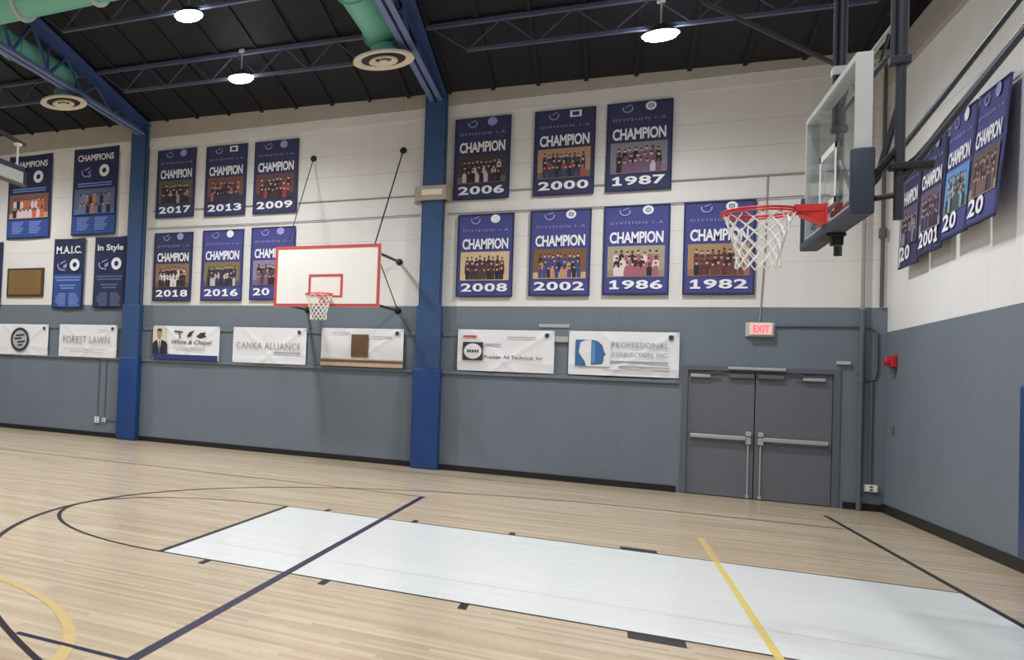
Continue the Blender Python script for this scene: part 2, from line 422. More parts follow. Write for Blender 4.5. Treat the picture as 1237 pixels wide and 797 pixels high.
# beams and rails
bm = BM()
x0, x1 = XL, XR
vs = [(x0, YB - .05, 6.80), (x1, YB - .05, 6.80), (x1, YB, 6.80), (x0, YB, 6.80)]
A = [bm.verts.new(v) for v in vs]; B = [bm.verts.new((v[0], v[1], zr(v[0], v[1]) + .02)) for v in vs]
bm.faces.new(A); bm.faces.new(B)
for i in range(4): bm.faces.new((A[i], A[(i + 1) % 4], B[(i + 1) % 4], B[i]))
struct('trim_1', bm, M_tan)
bm = BM(); box(bm, (XL, YB - .03, 6.60), (XR, YB, 6.80), .005); struct('trim_2', bm, M_white)
bm = BM(); box(bm, (XR - .05, YF, 6.40), (XR + .012, YB - .05, 6.85), .006); struct('trim_3', bm, M_tan_r)
CX = (-5.39, -11.55, -17.71)           # columns
n = 4
for xa, xb in ((-5.16, DX0 - .07), (-11.32, -5.62), (-17.5, -11.79)):
    bm = BM()
    box(bm, (xa, YB - .045, 1.775), (xb, YB, 1.835), .006); box(bm, (xa, YB - .03, 2.475), (xb, YB, 2.56), .006)
    struct('trim_%d' % n, bm, M_grey); n += 1
bm = BM(); box(bm, (XL, YB - .02, 0), (DX0 - .08, YB, .105), .005); box(bm, (DX1 + .08, YB - .02, 0), (XR, YB, .105), .005)
struct('baseboard_back', bm, M_black)
bm = BM(); box(bm, (XR - .025, YF, 0), (XR, YB - .02, .13), .006); struct('baseboard_right', bm, M_black)

# ------------------------------------------------------------------ double door
bm = BM()
box(bm, (DX0 - .035, YB - .02, 0), (DX0 + .045, YB + .12, DZ + .05)); box(bm, (DX1 - .045, YB - .02, 0), (DX1 + .035, YB + .12, DZ + .05))
box(bm, (DX0 + .045, YB - .02, DZ - .02), (DX1 - .045, YB + .12, DZ + .05))
struct('trim_7', bm, M_doorframe)
bm = BM(); box(bm, (DX0, YB + .14, 0), (DX1, YB + .18, DZ)); struct('trim_8', bm, M_black)
mid = -.63
for i, (a, b, hinge) in enumerate(((DX0 + .05, mid - .006, -1), (mid + .006, DX1 - .05, 1))):
    bm = BM(); box(bm, (a, YB + .03, .012), (b, YB + .075, DZ - .025), .004)
    d = struct('door_%d' % (i + 1), bm, M_door)
    inner = b if hinge < 0 else a; s = hinge
    bm = BM()                                                          # crash bar
    lo, hi = sorted((inner + s * .10, (a if s < 0 else b) - s * .04))
    box(bm, (lo, YB - .05, .92), (hi, YB - .005, .985), .012)
    obj('push_bar', bm, M_alu, d)
    for q in (lo + .02, hi - .06):
        bm = BM(); box(bm, (q, YB - .01, .925), (q + .045, YB + .032, .98), .005); obj('bar_mount', bm, M_doorframe, d)
    bm = BM()
    lo, hi = sorted((inner + s * .035, inner + s * .105))
    box(bm, (lo, YB - .035, .985), (hi, YB + .03, 1.06), .01); box(bm, (lo, YB - .03, .86), (hi, YB + .03, .97), .008)
    obj('latch', bm, M_alu, d)
    bm = BM(); tube(bm, [(inner + s * .07, YB - .005, .86), (inner + s * .07, YB - .005, .05)], .011); box(bm, (inner + s * .07 - .02, YB - .02, .015), (inner + s * .07 + .02, YB + .03, .065), .004)
    obj('vertical_rod', bm, M_alu, d)
    bm = BM()
    lo, hi = sorted((inner + s * .05 if False else inner + s * .56, inner + s * .82))
    box(bm, (lo, YB - .035, DZ - .135), (hi, YB + .03, DZ - .085), .008)
    obj('door_closer', bm, M_alu, d)
    bm = BM(); beam(bm, ((lo + hi) / 2, YB - .02, DZ - .08), ((lo + hi) / 2 - s * .25, YB - .05, DZ - .03), .03, .012)
    obj('closer_arm', bm, M_doorframe, d)
    bm = BM()
    lo, hi = sorted((inner + s * .02, inner + s * .33)); box(bm, (lo, YB - .03, DZ - .125), (hi, YB + .03, DZ - .065), .006)
    obj('latch_cover', bm, M_doorframe, d)
bm = BM(); box(bm, (-.98, YB - .06, DZ + .005), (-.27, YB - .03, DZ + .05), .008)
recenter(tag(obj('door_header_bar', bm, M_alu), 'pale metal bar on the frame over the middle of the double door', 'metal bar'), (-.62, YB - .03, DZ))
bm = BM(); box(bm, (.315, YB - .055, 2.165), (.475, YB, 2.215), .008)
recenter(tag(obj('wall_sensor', bm, M_frame), 'small pale box on the wall above the right corner of the double door', 'sensor'), (.395, YB, 2.165))

# ------------------------------------------------------------------ blue columns with pads
for i, cx in enumerate(CX[:2]):
    lab = ('blue steel column with a padded foot, beside the red-edged wall hoop', 'blue steel column with a padded foot, further left between the name banners and the 2017 banner')[i]
    t = thing('steel_column', lab, 'column', (cx, YB - .12, 0), 'blue wall columns')
    w = .185
    bm = BM()
    box(bm, (cx - w, YB - .20, 0.01), (cx + w, YB - .17, 7.14), .004); box(bm, (cx - w, YB - .04, 0.01), (cx + w, YB - .001, 7.14), .004); box(bm, (cx - .02, YB - .18, 0.01), (cx + .02, YB - .03, 7.14))
    box(bm, (cx - w, YB - .2, 0.01), (cx - w + .012, YB - .001, 7.14)); box(bm, (cx + w - .012, YB - .2, 0.01), (cx + w, YB - .001, 7.14))
    obj('post', bm, M_col, t)
    bm = BM(); box(bm, (cx - .235, YB - .25, .005), (cx + .235, YB - .004, 1.86), .03, seg=3); obj('wall_pad', bm, M_pad, t, smooth=True)
    bm = BM(); box(bm, (cx - .21, YB - .225, 1.86), (cx + .21, YB - .004, 3.03), .006); obj('column_cover', bm, M_col, t)
# box and conduit across the wall
t = thing('junction_box', 'beige metal box strapped across the blue column near the wall hoop', 'box', (-5.42, YB - .2, 4.98))
bm = BM(); box(bm, (-5.68, YB - .27, 5.0), (-5.16, YB - .20, 5.27), .01); box(bm, (-5.74, YB - .05, 4.98), (-5.6, YB - .005, 5.29), .01); box(bm, (-5.2, YB - .05, 4.98), (-5.09, YB - .005, 5.29), .01)
box(bm, (-5.68, YB - .22, 5.0), (-5.60, YB - .02, 5.27)); box(bm, (-5.18, YB - .22, 5.0), (-5.12, YB - .02, 5.27))
obj('housing', bm, flat('beige_metal', 170, 162, 146), t)
bm = BM(); box(bm, (-5.58, YB - .285, 5.09), (-5.22, YB - .268, 5.2), .006); obj('cover_plate', bm, M_cream, t)
bm = BM()
tube(bm, [(-5.09, YB - .02, 5.14), (-1, YB - .02, 5.13), (.55, YB - .02, 5.13)], .014, 8)
recenter(tag(obj('wall_conduit', bm, M_pipe_m), 'thin level pipe on the white wall from the column box to the right corner', 'pipe'), (-2, YB - .02, 5.13))
bm = BM()
tube(bm, [(-11.2, YB - .02, 5.14), (-5.74, YB - .02, 5.14)], .012, 8)
recenter(tag(obj('wall_conduit', bm, M_pipe_m), 'thin level pipe on the white wall left of the beige column box', 'pipe'), (-8, YB - .02, 5.14))
bm = BM(); tube(bm, [(-.545, YB - .02, 5.115), (-.555, YB - .02, 4.0), (-.6, YB - .02, 2.82)], .009, 8)
recenter(tag(obj('exit_conduit', bm, M_pipe_m), 'thin upright pipe dropping down the white wall to the exit sign', 'pipe'), (-.57, YB, 2.82))
for xa, xb, lab in ((-11.3, -5.62, 'thin level cable behind the wall hoop holding the 2018 and 2016 banners'), (-5.15, .2, 'thin level cable holding the lower row of championship banners by the hanging hoop')):
    bm = BM(); tube(bm, [(xa, YB - .035, 4.76), ((xa + xb) / 2, YB - .035, 4.75), (xb, YB - .035, 4.77)], .009, 8)
    recenter(tag(obj('banner_cable', bm, M_cable), lab, 'cable', 'banner cables'), ((xa + xb) / 2, YB - .035, 4.75))

# ------------------------------------------------------------------ banners
SKINS = [flat('print_skin_tan', 190, 150, 122), flat('print_skin_brown', 116, 78, 60), flat('print_skin_pale', 206, 172, 146)]
P_DARK = flat('print_dark', 40, 36, 46)
def team_photo(bm, F, a0, b0, a1, b1, c, seed, rows=2, n=7):
    """a team picture: backdrop, rows of players with heads; slots 0 backdrop, 1 floor, 2 jersey, 3 other jersey, 4-6 skin, 7 dark"""
    r = random.Random(seed); W = a1 - a0; H = b1 - b0
    frect(bm, F, a0, b0, a1, b1, c, .002, 0)
    frect(bm, F, a0, b0, a1, b0 + H * .22, c + .002, .0008, 1)
    for row in range(rows):
        k = n - (row % 2); base = b0 + H * ((.40 - .37 * row / max(1, rows - 1)))
        for i in range(k):
            a = a0 + W * (.10 + .80 * (i + .5) / k) + r.uniform(-.01, .01) * W; h = H * (.40 + r.uniform(-.03, .05)); hw = W * .40 / k
            z = c + .003 + .0012 * row + .0002 * (i % 2)
            base2 = max(base, b0 + .004)
            fpoly(bm, F, [(a - hw * .9, base2), (a + hw * .9, base2), (a + hw, base2 + h * .62), (a + hw * .5, base2 + h * .76), (a - hw * .5, base2 + h * .76), (a - hw, base2 + h * .62)], z, .0006, r.choice((2, 2, 3, 7)))
            fdisc(bm, F, a, base2 + h * .9, hw * .48, h * .15, z + .0004, .0006, 4 + r.randrange(3), 10)
            fdisc(bm, F, a, base2 + h * .99, hw * .46, h * .08, z + .0008, .0006, 7, 8)
def emblem_c(bm, F, a, b, r, c, mi=0):
    fring(bm, F, a, b, r, r * .74, c, .0015, mi, 16, .9 * PI, 2.1 * PI)
    fpoly(bm, F, [(a - r * .5, b + r * .1), (a + r * .6, b + r * .55), (a + r * .8, b + r * .85), (a - r * .2, b + r * .5)], c, .0015, mi)
def emblem_o(bm, F, a, b, r, c, mi=0):
    fring(bm, F, a, b, r, r * .52, c, .0015, mi, 20)
    fring(bm, F, a, b, r * .34, r * .16, c, .0015, mi, 10)

GROUP_C = 'championship banners on the back wall'
def champion_banner(F, w, h, year, label, seed, dark=False, pal=None, curl=0.0, group=GROUP_C, round_style='ring', tall=False):
    t = thing('championship_banner', label, 'banner', F(w / 2, -h, 0), group)
    cm = M_navycloth if dark else M_bluecloth
    bm = BM(); cloth(bm, F, w, h, .005, seed=seed, curl=curl, corner=.004); obj('cloth', bm, cm, t, smooth=True)
    if curl:   # prints lie on a sheet that leans out
        F = Frame(F.o, F.u, -(F(0, -h, curl) - F.o), F.n)
    c = .014
    bm = BM()
    for a0, b0, a1, b1 in ((0, -h, .022, 0), (w - .022, -h, w, 0), (.022, -h, w - .022, -h + .03), (.022, -.02, w - .022, 0)): frect(bm, F, a0, b0, a1, b1, c - .004, .002)
    obj('border', bm, M_deepcloth, t)
    bm = BM(); emblem_c(bm, F, w * .32, -h * .068, w * .085, c); obj('swoosh_emblem', bm, M_lilac, t)
    bm = BM()
    if round_style == 'ring': emblem_o(bm, F, w * .67, -h * .06, w * .082, c)
    elif round_style == 'block':
        frect(bm, F, w * .58, -h * .10, w * .77, -h * .022, c); 
    else: fdisc(bm, F, w * .67, -h * .062, w * .085, w * .085, c, .0015); 
    obj('round_emblem', bm, M_letter if round_style != 'faint' else M_lilac, t)
    if round_style == 'block':
        bm = BM(); frect(bm, F, w * .62, -h * .084, w * .73, -h * .04, c + .002, .0015); obj('emblem_centre', bm, cm, t)
    bm = BM(); ftext(bm, F, 'DIVISION I-A', w * .10, -h * .212, w * .90, -h * .182, c, .0, 1.35); obj('division_lettering', bm, M_lilac, t)
    bm = BM(); ftext(bm, F, 'CHAMPION', w * .095, -h * .425, w * .905, -h * .295, c, .030, .96); obj('title_lettering', bm, M_letter, t)
    bd, fl, j1, j2 = pal or ((120, 100, 84), (170, 140, 108), (52, 50, 96), (200, 196, 204))
    key = '_%d' % seed
    ms = [flat('print_backdrop' + key, *bd), flat('print_floor' + key, *fl), flat('print_jersey' + key, *j1), flat('print_jersey_b' + key, *j2)] + SKINS + [P_DARK]
    bm = BM(); team_photo(bm, F, w * .07, -h * .80, w * .93, -h * .455, c - .004, seed, 3, 8 + seed % 3); obj('team_photo', bm, ms, t)
    bm = BM()
    x1 = .92 if len(year) == 4 else (.62 if curl else .48)
    fdigits(bm, F, year, w * .08, -h * .935, w * x1, -h * (.80 if curl else .835), c); obj('year_lettering', bm, M_letter, t)
    return t
UB = (1, 0, 0); VB = (0, 0, 1); NB = (0, -1, 0)
def back(x, z): return Frame((x, YB - .045, z), UB, VB, NB)
TOP, LOWL, LOWR = 6.50, 4.645, 4.735
rows = [
 (-11.13, 6.495, '2017', True, 'faint', ((92, 86, 70), (70, 66, 70), (44, 44, 60), (150, 144, 140)), 'dark blue championship banner reading 2017, top row next to the left column'),
 (-9.98, 6.475, '2013', True, 'block', ((110, 72, 66), (60, 56, 66), (52, 50, 66), (150, 90, 90)), 'dark blue championship banner reading 2013, top row over the 2016 banner'),
 (-8.90, 6.470, '2009', True, 'faint', ((96, 66, 64), (60, 50, 56), (70, 44, 50), (140, 60, 60)), 'dark blue championship banner reading 2009, top row above the corner of the wall hoop'),
 (-11.12, 4.640, '2018', True, 'faint', ((132, 104, 84), (104, 86, 78), (50, 42, 44), (206, 204, 206)), 'blue championship banner reading 2018, lower row next to the left column'),
 (-9.98, 4.650, '2016', False, 'disc', ((122, 112, 78), (86, 80, 92), (44, 44, 72), (180, 176, 180)), 'blue championship banner reading 2016, lower row under the 2013 banner'),
 (-8.90, 4.665, '20', False, 'faint', ((138, 124, 150), (110, 96, 124), (120, 88, 120), (84, 60, 70)), 'blue championship banner partly hidden behind the red-edged wall hoop'),
 (-5.07, 6.515, '2006', True, 'faint', ((70, 56, 62), (110, 90, 84), (54, 44, 72), (190, 180, 180)), 'dark blue championship banner reading 2006, top row just right of the near column'),
 (-3.78, 6.510, '2000', True, 'block', ((168, 132, 106), (120, 96, 92), (52, 58, 92), (170, 72, 54)), 'dark blue championship banner reading 2000, top row with an orange and brown team photo'),
 (-2.70, 6.515, '1987', True, 'ring', ((122, 124, 134), (130, 110, 128), (112, 84, 110), (190, 176, 190)), 'dark blue championship banner reading 1987, rightmost of the top row'),
 (-4.97, 4.720, '2008', False, 'disc', ((198, 176, 142), (206, 178, 140), (84, 52, 62), (62, 44, 58)), 'blue championship banner reading 2008, lower row just right of the near column'),
 (-3.80, 4.735, '2002', False, 'ring', ((120, 84, 56), (198, 164, 118), (62, 68, 126), (184, 138, 104)), 'blue championship banner reading 2002, lower row under the 2000 banner'),
 (-2.70, 4.750, '1986', False, 'ring', ((156, 150, 128), (150, 130, 116), (156, 92, 112), (214, 196, 200)), 'blue championship banner reading 1986, lower row under the 1987 banner'),
 (-1.60, 4.750, '1982', False, 'ring', ((160, 130, 100), (150, 104, 88), (104, 62, 58), (84, 50, 54)), 'blue championship banner reading 1982, behind the net of the hanging hoop'),
]
for i, (x, z, y, dk, rs, pal, lab) in enumerate(rows):
    champion_banner(back(x, z), .92, 1.52, y, lab, i + 1, dk, pal, round_style=rs)

# older, darker banners in the left bay
def name_banner(F, w, h, top, label, seed, photo, tint):
    t = thing('name_banner', label, 'banner', F(w / 2, -h, 0), 'dark banners in the left bay')
    bm = BM(); cloth(bm, F, w, h, .008, seed=seed, corner=.012); obj('cloth', bm, M_deepcloth, t, smooth=True)
    c = .022
    bm = BM(); ftext(bm, F, top, w * .10, -h * (.15 if photo else .22), w * .90, -h * (.075 if photo else .11), c, .025, 1.0); obj('title_lettering', bm, M_letter, t)
    yb = -h * (.27 if photo else .38); r = w * (.11 if photo else .155)
    bm = BM(); emblem_c(bm, F, w * .30, yb, r, c); fpoly(bm, F, [(w * .34, yb), (w * .42, yb + r * .1), (w * .40, yb - r * 1.1), (w * .35, yb - r * 1.1)], c, .0015); obj('swoosh_emblem', bm, M_lilac, t)
    bm = BM(); fring(bm, F, w * .70, yb, r, r * .42, c, .002, 0, 24, asp=1.08); obj('round_emblem', bm, M_letter, t)
    if photo:
        bm = BM()
        for k in range(2): frect(bm, F, w * .12, -h * (.415 + .028 * k), w * .88, -h * (.40 + .028 * k), c, .0015)
        obj('caption_lines', bm, M_paleblue, t)
        ms = [flat('print_backdrop_n%d' % seed, *tint[0]), flat('print_floor_n%d' % seed, *tint[1]), flat('print_jersey_n%d' % seed, *tint[2]), flat('print_jersey_nb%d' % seed, *tint[3])] + SKINS + [P_DARK]
        bm = BM(); team_photo(bm, F, w * .06, -h * .76, w * .95, -h * .47, c - .004, seed + 40, 2, 9); obj('team_photo', bm, ms, t)
        bm = BM(); frect(bm, F, w * .02, -h * .985, w * .98, -h * .78, c - .006, .002); obj('lower_panel', bm, M_midblue, t)
        bm = BM()
        for q in (.14, .54):
            for k in range(6): frect(bm, F, w * q, -h * (.815 + .025 * k), w * (q + .27 - .03 * (k % 3)), -h * (.80 + .025 * k), c, .0015)
        obj('roster_lines', bm, M_paleblue, t)
    else:
        pm, lm = (M_midblue, M_paleblue) if tint else (M_deepcloth, M_greyblue)
        bm = BM(); frect(bm, F, w * .06, -h * .98, w * .94, -h * .51, c - .006, .002); obj('lower_panel', bm, pm, t)
        bm = BM()
        for a0, a1, b in ((.08, .90, .545), (.12, .88, .585), (.24, .76, .66), (.28, .72, .70)): frect(bm, F, w * a0, -h * (b + .022), w * a1, -h * b, c, .0015)
        for q in (.12, .55):
            for k in range(7):
                ind = (.10, .06, .0, .03, .0, .06, .1)[k] if q < .5 else 0; out = 0 if q < .5 else (.1, .05, .02, .0, .02, .05, .0)[k]
                frect(bm, F, w * (q + ind), -h * (.80 + .027 * k), w * (q + .33 - out), -h * (.782 + .027 * k), c, .0015)
        obj('roster_lines', bm, lm, t)
    return t
name_banner(back(-15.19, 6.72), 1.27, 2.06, 'CHAMPIONS', 'tall navy banner with an orange team photo, hanging over the bronze plaque', 21, True, ((120, 84, 70), (190, 150, 130), (196, 96, 62), (206, 190, 196)))
name_banner(back(-13.32, 6.73), 1.20, 2.06, 'CHAMPIONS', 'tall navy banner with a washed blue photo, beside the left column', 22, True, ((86, 96, 128), (88, 112, 164), (98, 112, 150), (176, 112, 84)))
name_banner(back(-13.76, 4.615), .86, 1.67, 'M.A.I.C.', 'narrow navy banner with bright blue lower half, right of the bronze plaque', 23, False, True)
name_banner(back(-12.64, 4.615), .84, 1.66, 'In Style', 'narrow navy banner with dull grey-blue lower half, next to the left column', 24, False, False)
name_banner(back(-16.12, 4.60), .86, 1.63, 'M.A.I.C.', 'dark banner cut by the left edge of the photo, left of the bronze plaque', 25, False, False)
t = thing('wall_plaque', 'bronze plaque in a dark frame on the white wall at far left', 'plaque', (-14.56, YB, 3.225))
bm = BM(); box(bm, (-15.10, YB - .045, 3.225), (-14.03, YB - .002, 3.93), .01); obj('frame', bm, flat('dark_brown_wood', 70, 52, 36), t)
bm = BM(); box(bm, (-15.04, YB - .056, 3.28), (-14.09, YB - .044, 3.88), .006); obj('face_plate', bm, mat('bronze', rgb(140, 112, 70), .45, metal=.35, var=.3, scale=14), t)
bm = BM()
Fp = Frame((-15.04, YB - .056, 3.88), UB, VB, NB)
for k in range(9): frect(bm, Fp, .12 + .03 * (k % 3), -.07 - .055 * k, .83 - .04 * (k % 2), -.05 - .055 * k, .0, .003)
obj('raised_lines', bm, flat('dull_bronze', 122, 98, 60), t)

# banners on the right wall, leaning away from it at the foot
RW = [(7.90, 4.94, '20', True, ((90, 84, 110), (70, 66, 90), (60, 56, 84), (140, 136, 160)), 'blue championship banner on the right wall nearest the corner'),
      (6.95, 4.99, '2001', True, ((96, 84, 110), (150, 146, 156), (60, 50, 76), (90, 80, 110)), 'blue championship banner reading 2001 on the right wall'),
      (5.86, 5.04, '20', False, ((92, 140, 196), (96, 128, 96), (60, 90, 80), (130, 160, 190)), 'blue banner on the right wall with a blue and green outdoor picture'),
      (4.87, 5.04, '20', False, ((92, 80, 84), (150, 130, 120), (70, 56, 70), (110, 90, 90)), 'blue championship banner on the right wall nearest the camera, with a dark team photo')]
for i, (y, z, yr, dk, pal, lab) in enumerate(RW):
    F = Frame((XR - .07, y, z), (0, -1, 0), (0, 0, 1), (-1, 0, 0))
    w = (.90, .98, .94, .93)[i]
    champion_banner(F, w, 1.47, yr, lab, 31 + i, dk, pal, curl=(.03, .05, .08, .11)[i], group='championship banners on the right wall', round_style=('faint', 'faint', 'disc', 'faint')[i])
bm = BM(); tube(bm, [(XR - .04, 8.0, 4.96), (XR - .04, 6, 5.045), (XR - .04, 4.0, 5.055)], .012, 8)
recenter(tag(obj('banner_rod', bm, M_white_plain), 'thin white rod along the top of the banners on the right wall', 'rod'), (XR - .075, 6, 5.0))

# ------------------------------------------------------------------ sponsor banners on the grey rails
def sponsor(x, z, w, h, label, seed, parts):
    F = Frame((x, YB - .062, z), UB, VB, NB)
    t = thing('sponsor_banner', label, 'banner', F(w / 2, -h, 0), 'white sponsor banners along the grey wall')
    bm = BM(); cloth(bm, F, w, h, .005, 60, 24, seed, thick=.003, crease=.014); obj('vinyl_sheet', bm, M_vinyl, t, smooth=True)
    F = Frame(F(0, 0, .014), UB, VB, NB)
    for nm, m, fn in parts:
        bm = BM(); fn(bm, F); obj(nm, bm, m, t)
    bm = BM()
    for a, b in ((.02, -.025), (w - .02, -.025), (.02, -h + .025), (w - .02, -h + .025)): fring(bm, F, a, b, .013, .006, .012, .003, 0, 12)
    obj('grommets', bm, M_alu, t)
    return t
def dot(w): return lambda bm, F: fpoly(bm, F, [(w - .15, -.06), (w - .10, -.045), (w - .075, -.08), (w - .095, -.13), (w - .14, -.12)], .012, .002)
def bars(rows): return lambda bm, F: [frect(bm, F, a0, b, a1, b + t_, .012, .0015) for a0, a1, b, t_ in rows]
P_INK = flat('print_ink', 52, 54, 62); P_GREY = flat('print_grey', 154, 158, 166); P_FAINT = flat('print_faint_grey', 172, 174, 180)
P_BROWN = flat('print_brown', 112, 86, 58); P_TAN = flat('print_tan', 196, 176, 150); P_NAVY = flat('print_navy', 48, 48, 110); P_BLUE = flat('print_blue', 58, 104, 156); P_BLUE2 = flat('print_light_blue', 88, 140, 184)
P_RED = flat('print_red', 190, 60, 62); P_WHITE = flat('print_white', 222, 222, 226)
def roundel(bm, F):
    fring(bm, F, .96, -.375, .27, .205, .012, .002, 0, 32, asp=1.08)
    fdisc(bm, F, .96, -.375, .205, .22, .0115, .0015, 1, 30)
    for k, (a0, a1) in enumerate(((.83, 1.11), (.79, 1.02), (.88, 1.13), (.90, 1.06))): fpoly(bm, F, [(a0, -.26 - .08 * k), (a1, -.235 - .08 * k), (a1 - .03, -.285 - .08 * k), (a0 + .03, -.305 - .08 * k)], .0135, .0015, 0)
sponsor(-15.56, 2.555, 1.76, .745, 'white sponsor banner with a dark round crest, at the left edge of the photo', 51, [('round_crest', [P_INK, P_FAINT], roundel), ('corner_mark', P_INK, dot(1.76))])
sponsor(-13.49, 2.570, 1.54, .755, 'white sponsor banner with two words in pale grey capitals, left of the left column', 52, [
    ('lettering', P_GREY, lambda bm, F: ftext(bm, F, 'FOREST LAWN', .12, -.43, 1.36, -.27, .012, .004, 1.05)), ('caption_lines', P_FAINT, bars([(.12, 1.3, -.58, .012), (.3, 1.2, -.64, .01), (1.05, 1.32, -.13, .012)])), ('corner_mark', P_INK, dot(1.54))])
def portrait(bm, F):
    frect(bm, F, .0, -.62, .30, -.02, .012, .0012, 0)
    fpoly(bm, F, [(.0, -.62), (.36, -.62), (.35, -.40), (.30, -.345), (.19, -.30), (.13, -.30), (.03, -.35), (.0, -.40)], .0132, .0012, 1)
    fpoly(bm, F, [(.11, -.30), (.20, -.30), (.19, -.40), (.165, -.60), (.13, -.40)], .0144, .0012, 2)
    fpoly(bm, F, [(.145, -.33), (.175, -.33), (.18, -.58), (.15, -.58)], .0156, .0012, 5)
    fdisc(bm, F, .155, -.19, .058, .10, .0156, .0012, 3, 20)
    fpoly(bm, F, [(.125, -.31), (.19, -.31), (.185, -.25), (.13, -.25)], .0152, .0012, 3)
    fpoly(bm, F, [(.095, -.16), (.10, -.08), (.155, -.055), (.21, -.08), (.215, -.16), (.20, -.12), (.11, -.12)], .0168, .0012, 4)
def birds(bm, F):
    fpoly(bm, F, [(.80, -.22), (.86, -.13), (.98, -.09), (.92, -.16), (.90, -.22), (.83, -.24)], .012, .002)
    fpoly(bm, F, [(1.02, -.22), (1.12, -.14), (1.24, -.13), (1.20, -.19), (1.26, -.22), (1.12, -.26)], .012, .002)
    fpoly(bm, F, [(.50, -.10), (.72, -.12), (.70, -.14), (.64, -.15), (.66, -.27), (.63, -.28), (.62, -.15), (.50, -.13)], .012, .002)
sponsor(-11.04, 2.575, 1.54, .735, 'white sponsor banner with a man in a dark suit and a blue foot stripe', 53, [
    ('portrait_print', [flat('print_cream', 208, 202, 184), flat('print_suit', 38, 40, 54), P_WHITE, flat('print_face', 170, 140, 116), flat('print_hair', 62, 54, 48), flat('print_tie', 92, 96, 116)], portrait),
    ('bird_print', P_INK, birds), ('lettering', P_INK, lambda bm, F: ftext(bm, F, 'White & Chapel', .45, -.42, 1.38, -.30, .012, .006, 1.0, 0, .25)),
    ('caption_lines', P_FAINT, bars([(.5, 1.25, -.48, .016), (.55, 1.2, -.53, .014)])),
    ('foot_stripe', P_NAVY, lambda bm, F: frect(bm, F, .0, -.735, 1.52, -.625, .0118, .002)),
    ('stripe_lettering', P_WHITE, bars([(.06, .88, -.70, .03), (1.0, 1.46, -.71, .035)]))])
sponsor(-9.20, 2.575, 1.53, .74, 'white sponsor banner with a row of grey capitals, directly left of the hoop net', 54, [
    ('lettering', P_GREY, lambda bm, F: ftext(bm, F, 'CANKA ALLIANCE', .08, -.44, 1.42, -.31, .012, .004, 1.05)), ('caption_lines', P_GREY, bars([(.88, 1.43, -.53, .03)])), ('corner_mark', P_INK, dot(1.5))])
sponsor(-7.37, 2.59, 1.53, .745, 'white sponsor banner with a brown square and tan foot stripes, under the wall hoop', 55, [
    ('square_print', mat('mottled_brown_print', rgb(104, 80, 54), .8, var=.35, scale=30), lambda bm, F: frect(bm, F, .58, -.56, .90, -.12, .012, .002)),
    ('foot_stripe', [P_TAN, P_BROWN], lambda bm, F: (frect(bm, F, .0, -.745, 1.53, -.60, .0116, .0015, 0), frect(bm, F, .0, -.67, 1.53, -.62, .0132, .0015, 1))),
    ('caption_lines', P_FAINT, bars([(.95, 1.33, -.17, .02), (.2, .55, -.1, .014)])), ('corner_mark', P_INK, dot(1.53))])
def lens(bm, F):
    frect(bm, F, .09, -.56, .42, -.23, .012, .002, 0); fdisc(bm, F, .255, -.395, .145, .14, .0142, .0015, 1, 26); [frect(bm, F, .16 + .04 * k, -.42, .19 + .04 * k, -.37, .0162, .001, 0) for k in range(5)]
sponsor(-4.905, 2.605, 1.53, .75, 'white sponsor banner with a black square badge, just right of the near column', 56, [
    ('square_badge', [P_INK, P_WHITE], lens), ('red_print', P_RED, lambda bm, F: frect(bm, F, .09, -.145, .31, -.11, .012, .0015)),
    ('lettering', P_INK, lambda bm, F: ftext(bm, F, 'Premier All Technical, Inc', .44, -.53, 1.36, -.46, .012, .008)), ('caption_lines', P_FAINT, bars([(.8, 1.25, -.14, .02), (.45, .7, -.28, .03)])), ('corner_mark', P_INK, dot(1.53))])
def heads(bm, F):
    frect(bm, F, .10, -.60, .60, -.15, .012, .0012, 0)
    frect(bm, F, .10, -.60, .28, -.15, .0134, .0012, 1)
    fpoly(bm, F, [(.17, -.20), (.24, -.16), (.32, -.16), (.32, -.60), (.26, -.60), (.24, -.52), (.18, -.42), (.15, -.36), (.16, -.30)], .0148, .0012, 0)
    fpoly(bm, F, [(.33, -.15), (.42, -.17), (.49, -.24), (.51, -.33), (.54, -.40), (.51, -.43), (.51, -.50), (.49, -.56), (.33, -.58)], .0148, .0012, 1)
    fpoly(bm, F, [(.34, -.18), (.385, -.19), (.385, -.54), (.34, -.54)], .0162, .0012, 2)
sponsor(-3.16, 2.61, 1.545, .75, 'white sponsor banner with two blue heads, beside the double door', 57, [
    ('heads_print', [P_WHITE, P_BLUE, P_BLUE2], heads),
    ('lettering', P_GREY, lambda bm, F: (ftext(bm, F, 'PROFESSIONAL', .62, -.27, 1.40, -.18, .012, .006, 1.0), ftext(bm, F, 'CONNECTION, INC.', .62, -.43, 1.40, -.35, .012, .006, 1.0))),
    ('caption_lines', P_GREY, bars([(.60, 1.40, -.525, .03), (.72, 1.42, -.60, .018), (.5, 1.42, -.66, .01)])), ('corner_mark', P_INK, dot(1.545))])
bm = BM(); box(bm, (-3.62, YB - .02, 2.665), (-3.16, YB, 2.725), .004)
recenter(tag(obj('wall_plate', bm, M_alu), 'pale metal strip on the grey wall above the gap between the last two sponsor banners', 'metal strip'), (-3.4, YB, 2.665))
bm = BM(); box(bm, (-3.37, YB - .05, 2.41), (-3.17, YB - .03, 2.51), .004)
recenter(tag(obj('wall_plate', bm, M_alu), 'pale metal plate between the black badge banner and the two blue heads banner', 'metal plate'), (-3.27, YB - .03, 2.41))

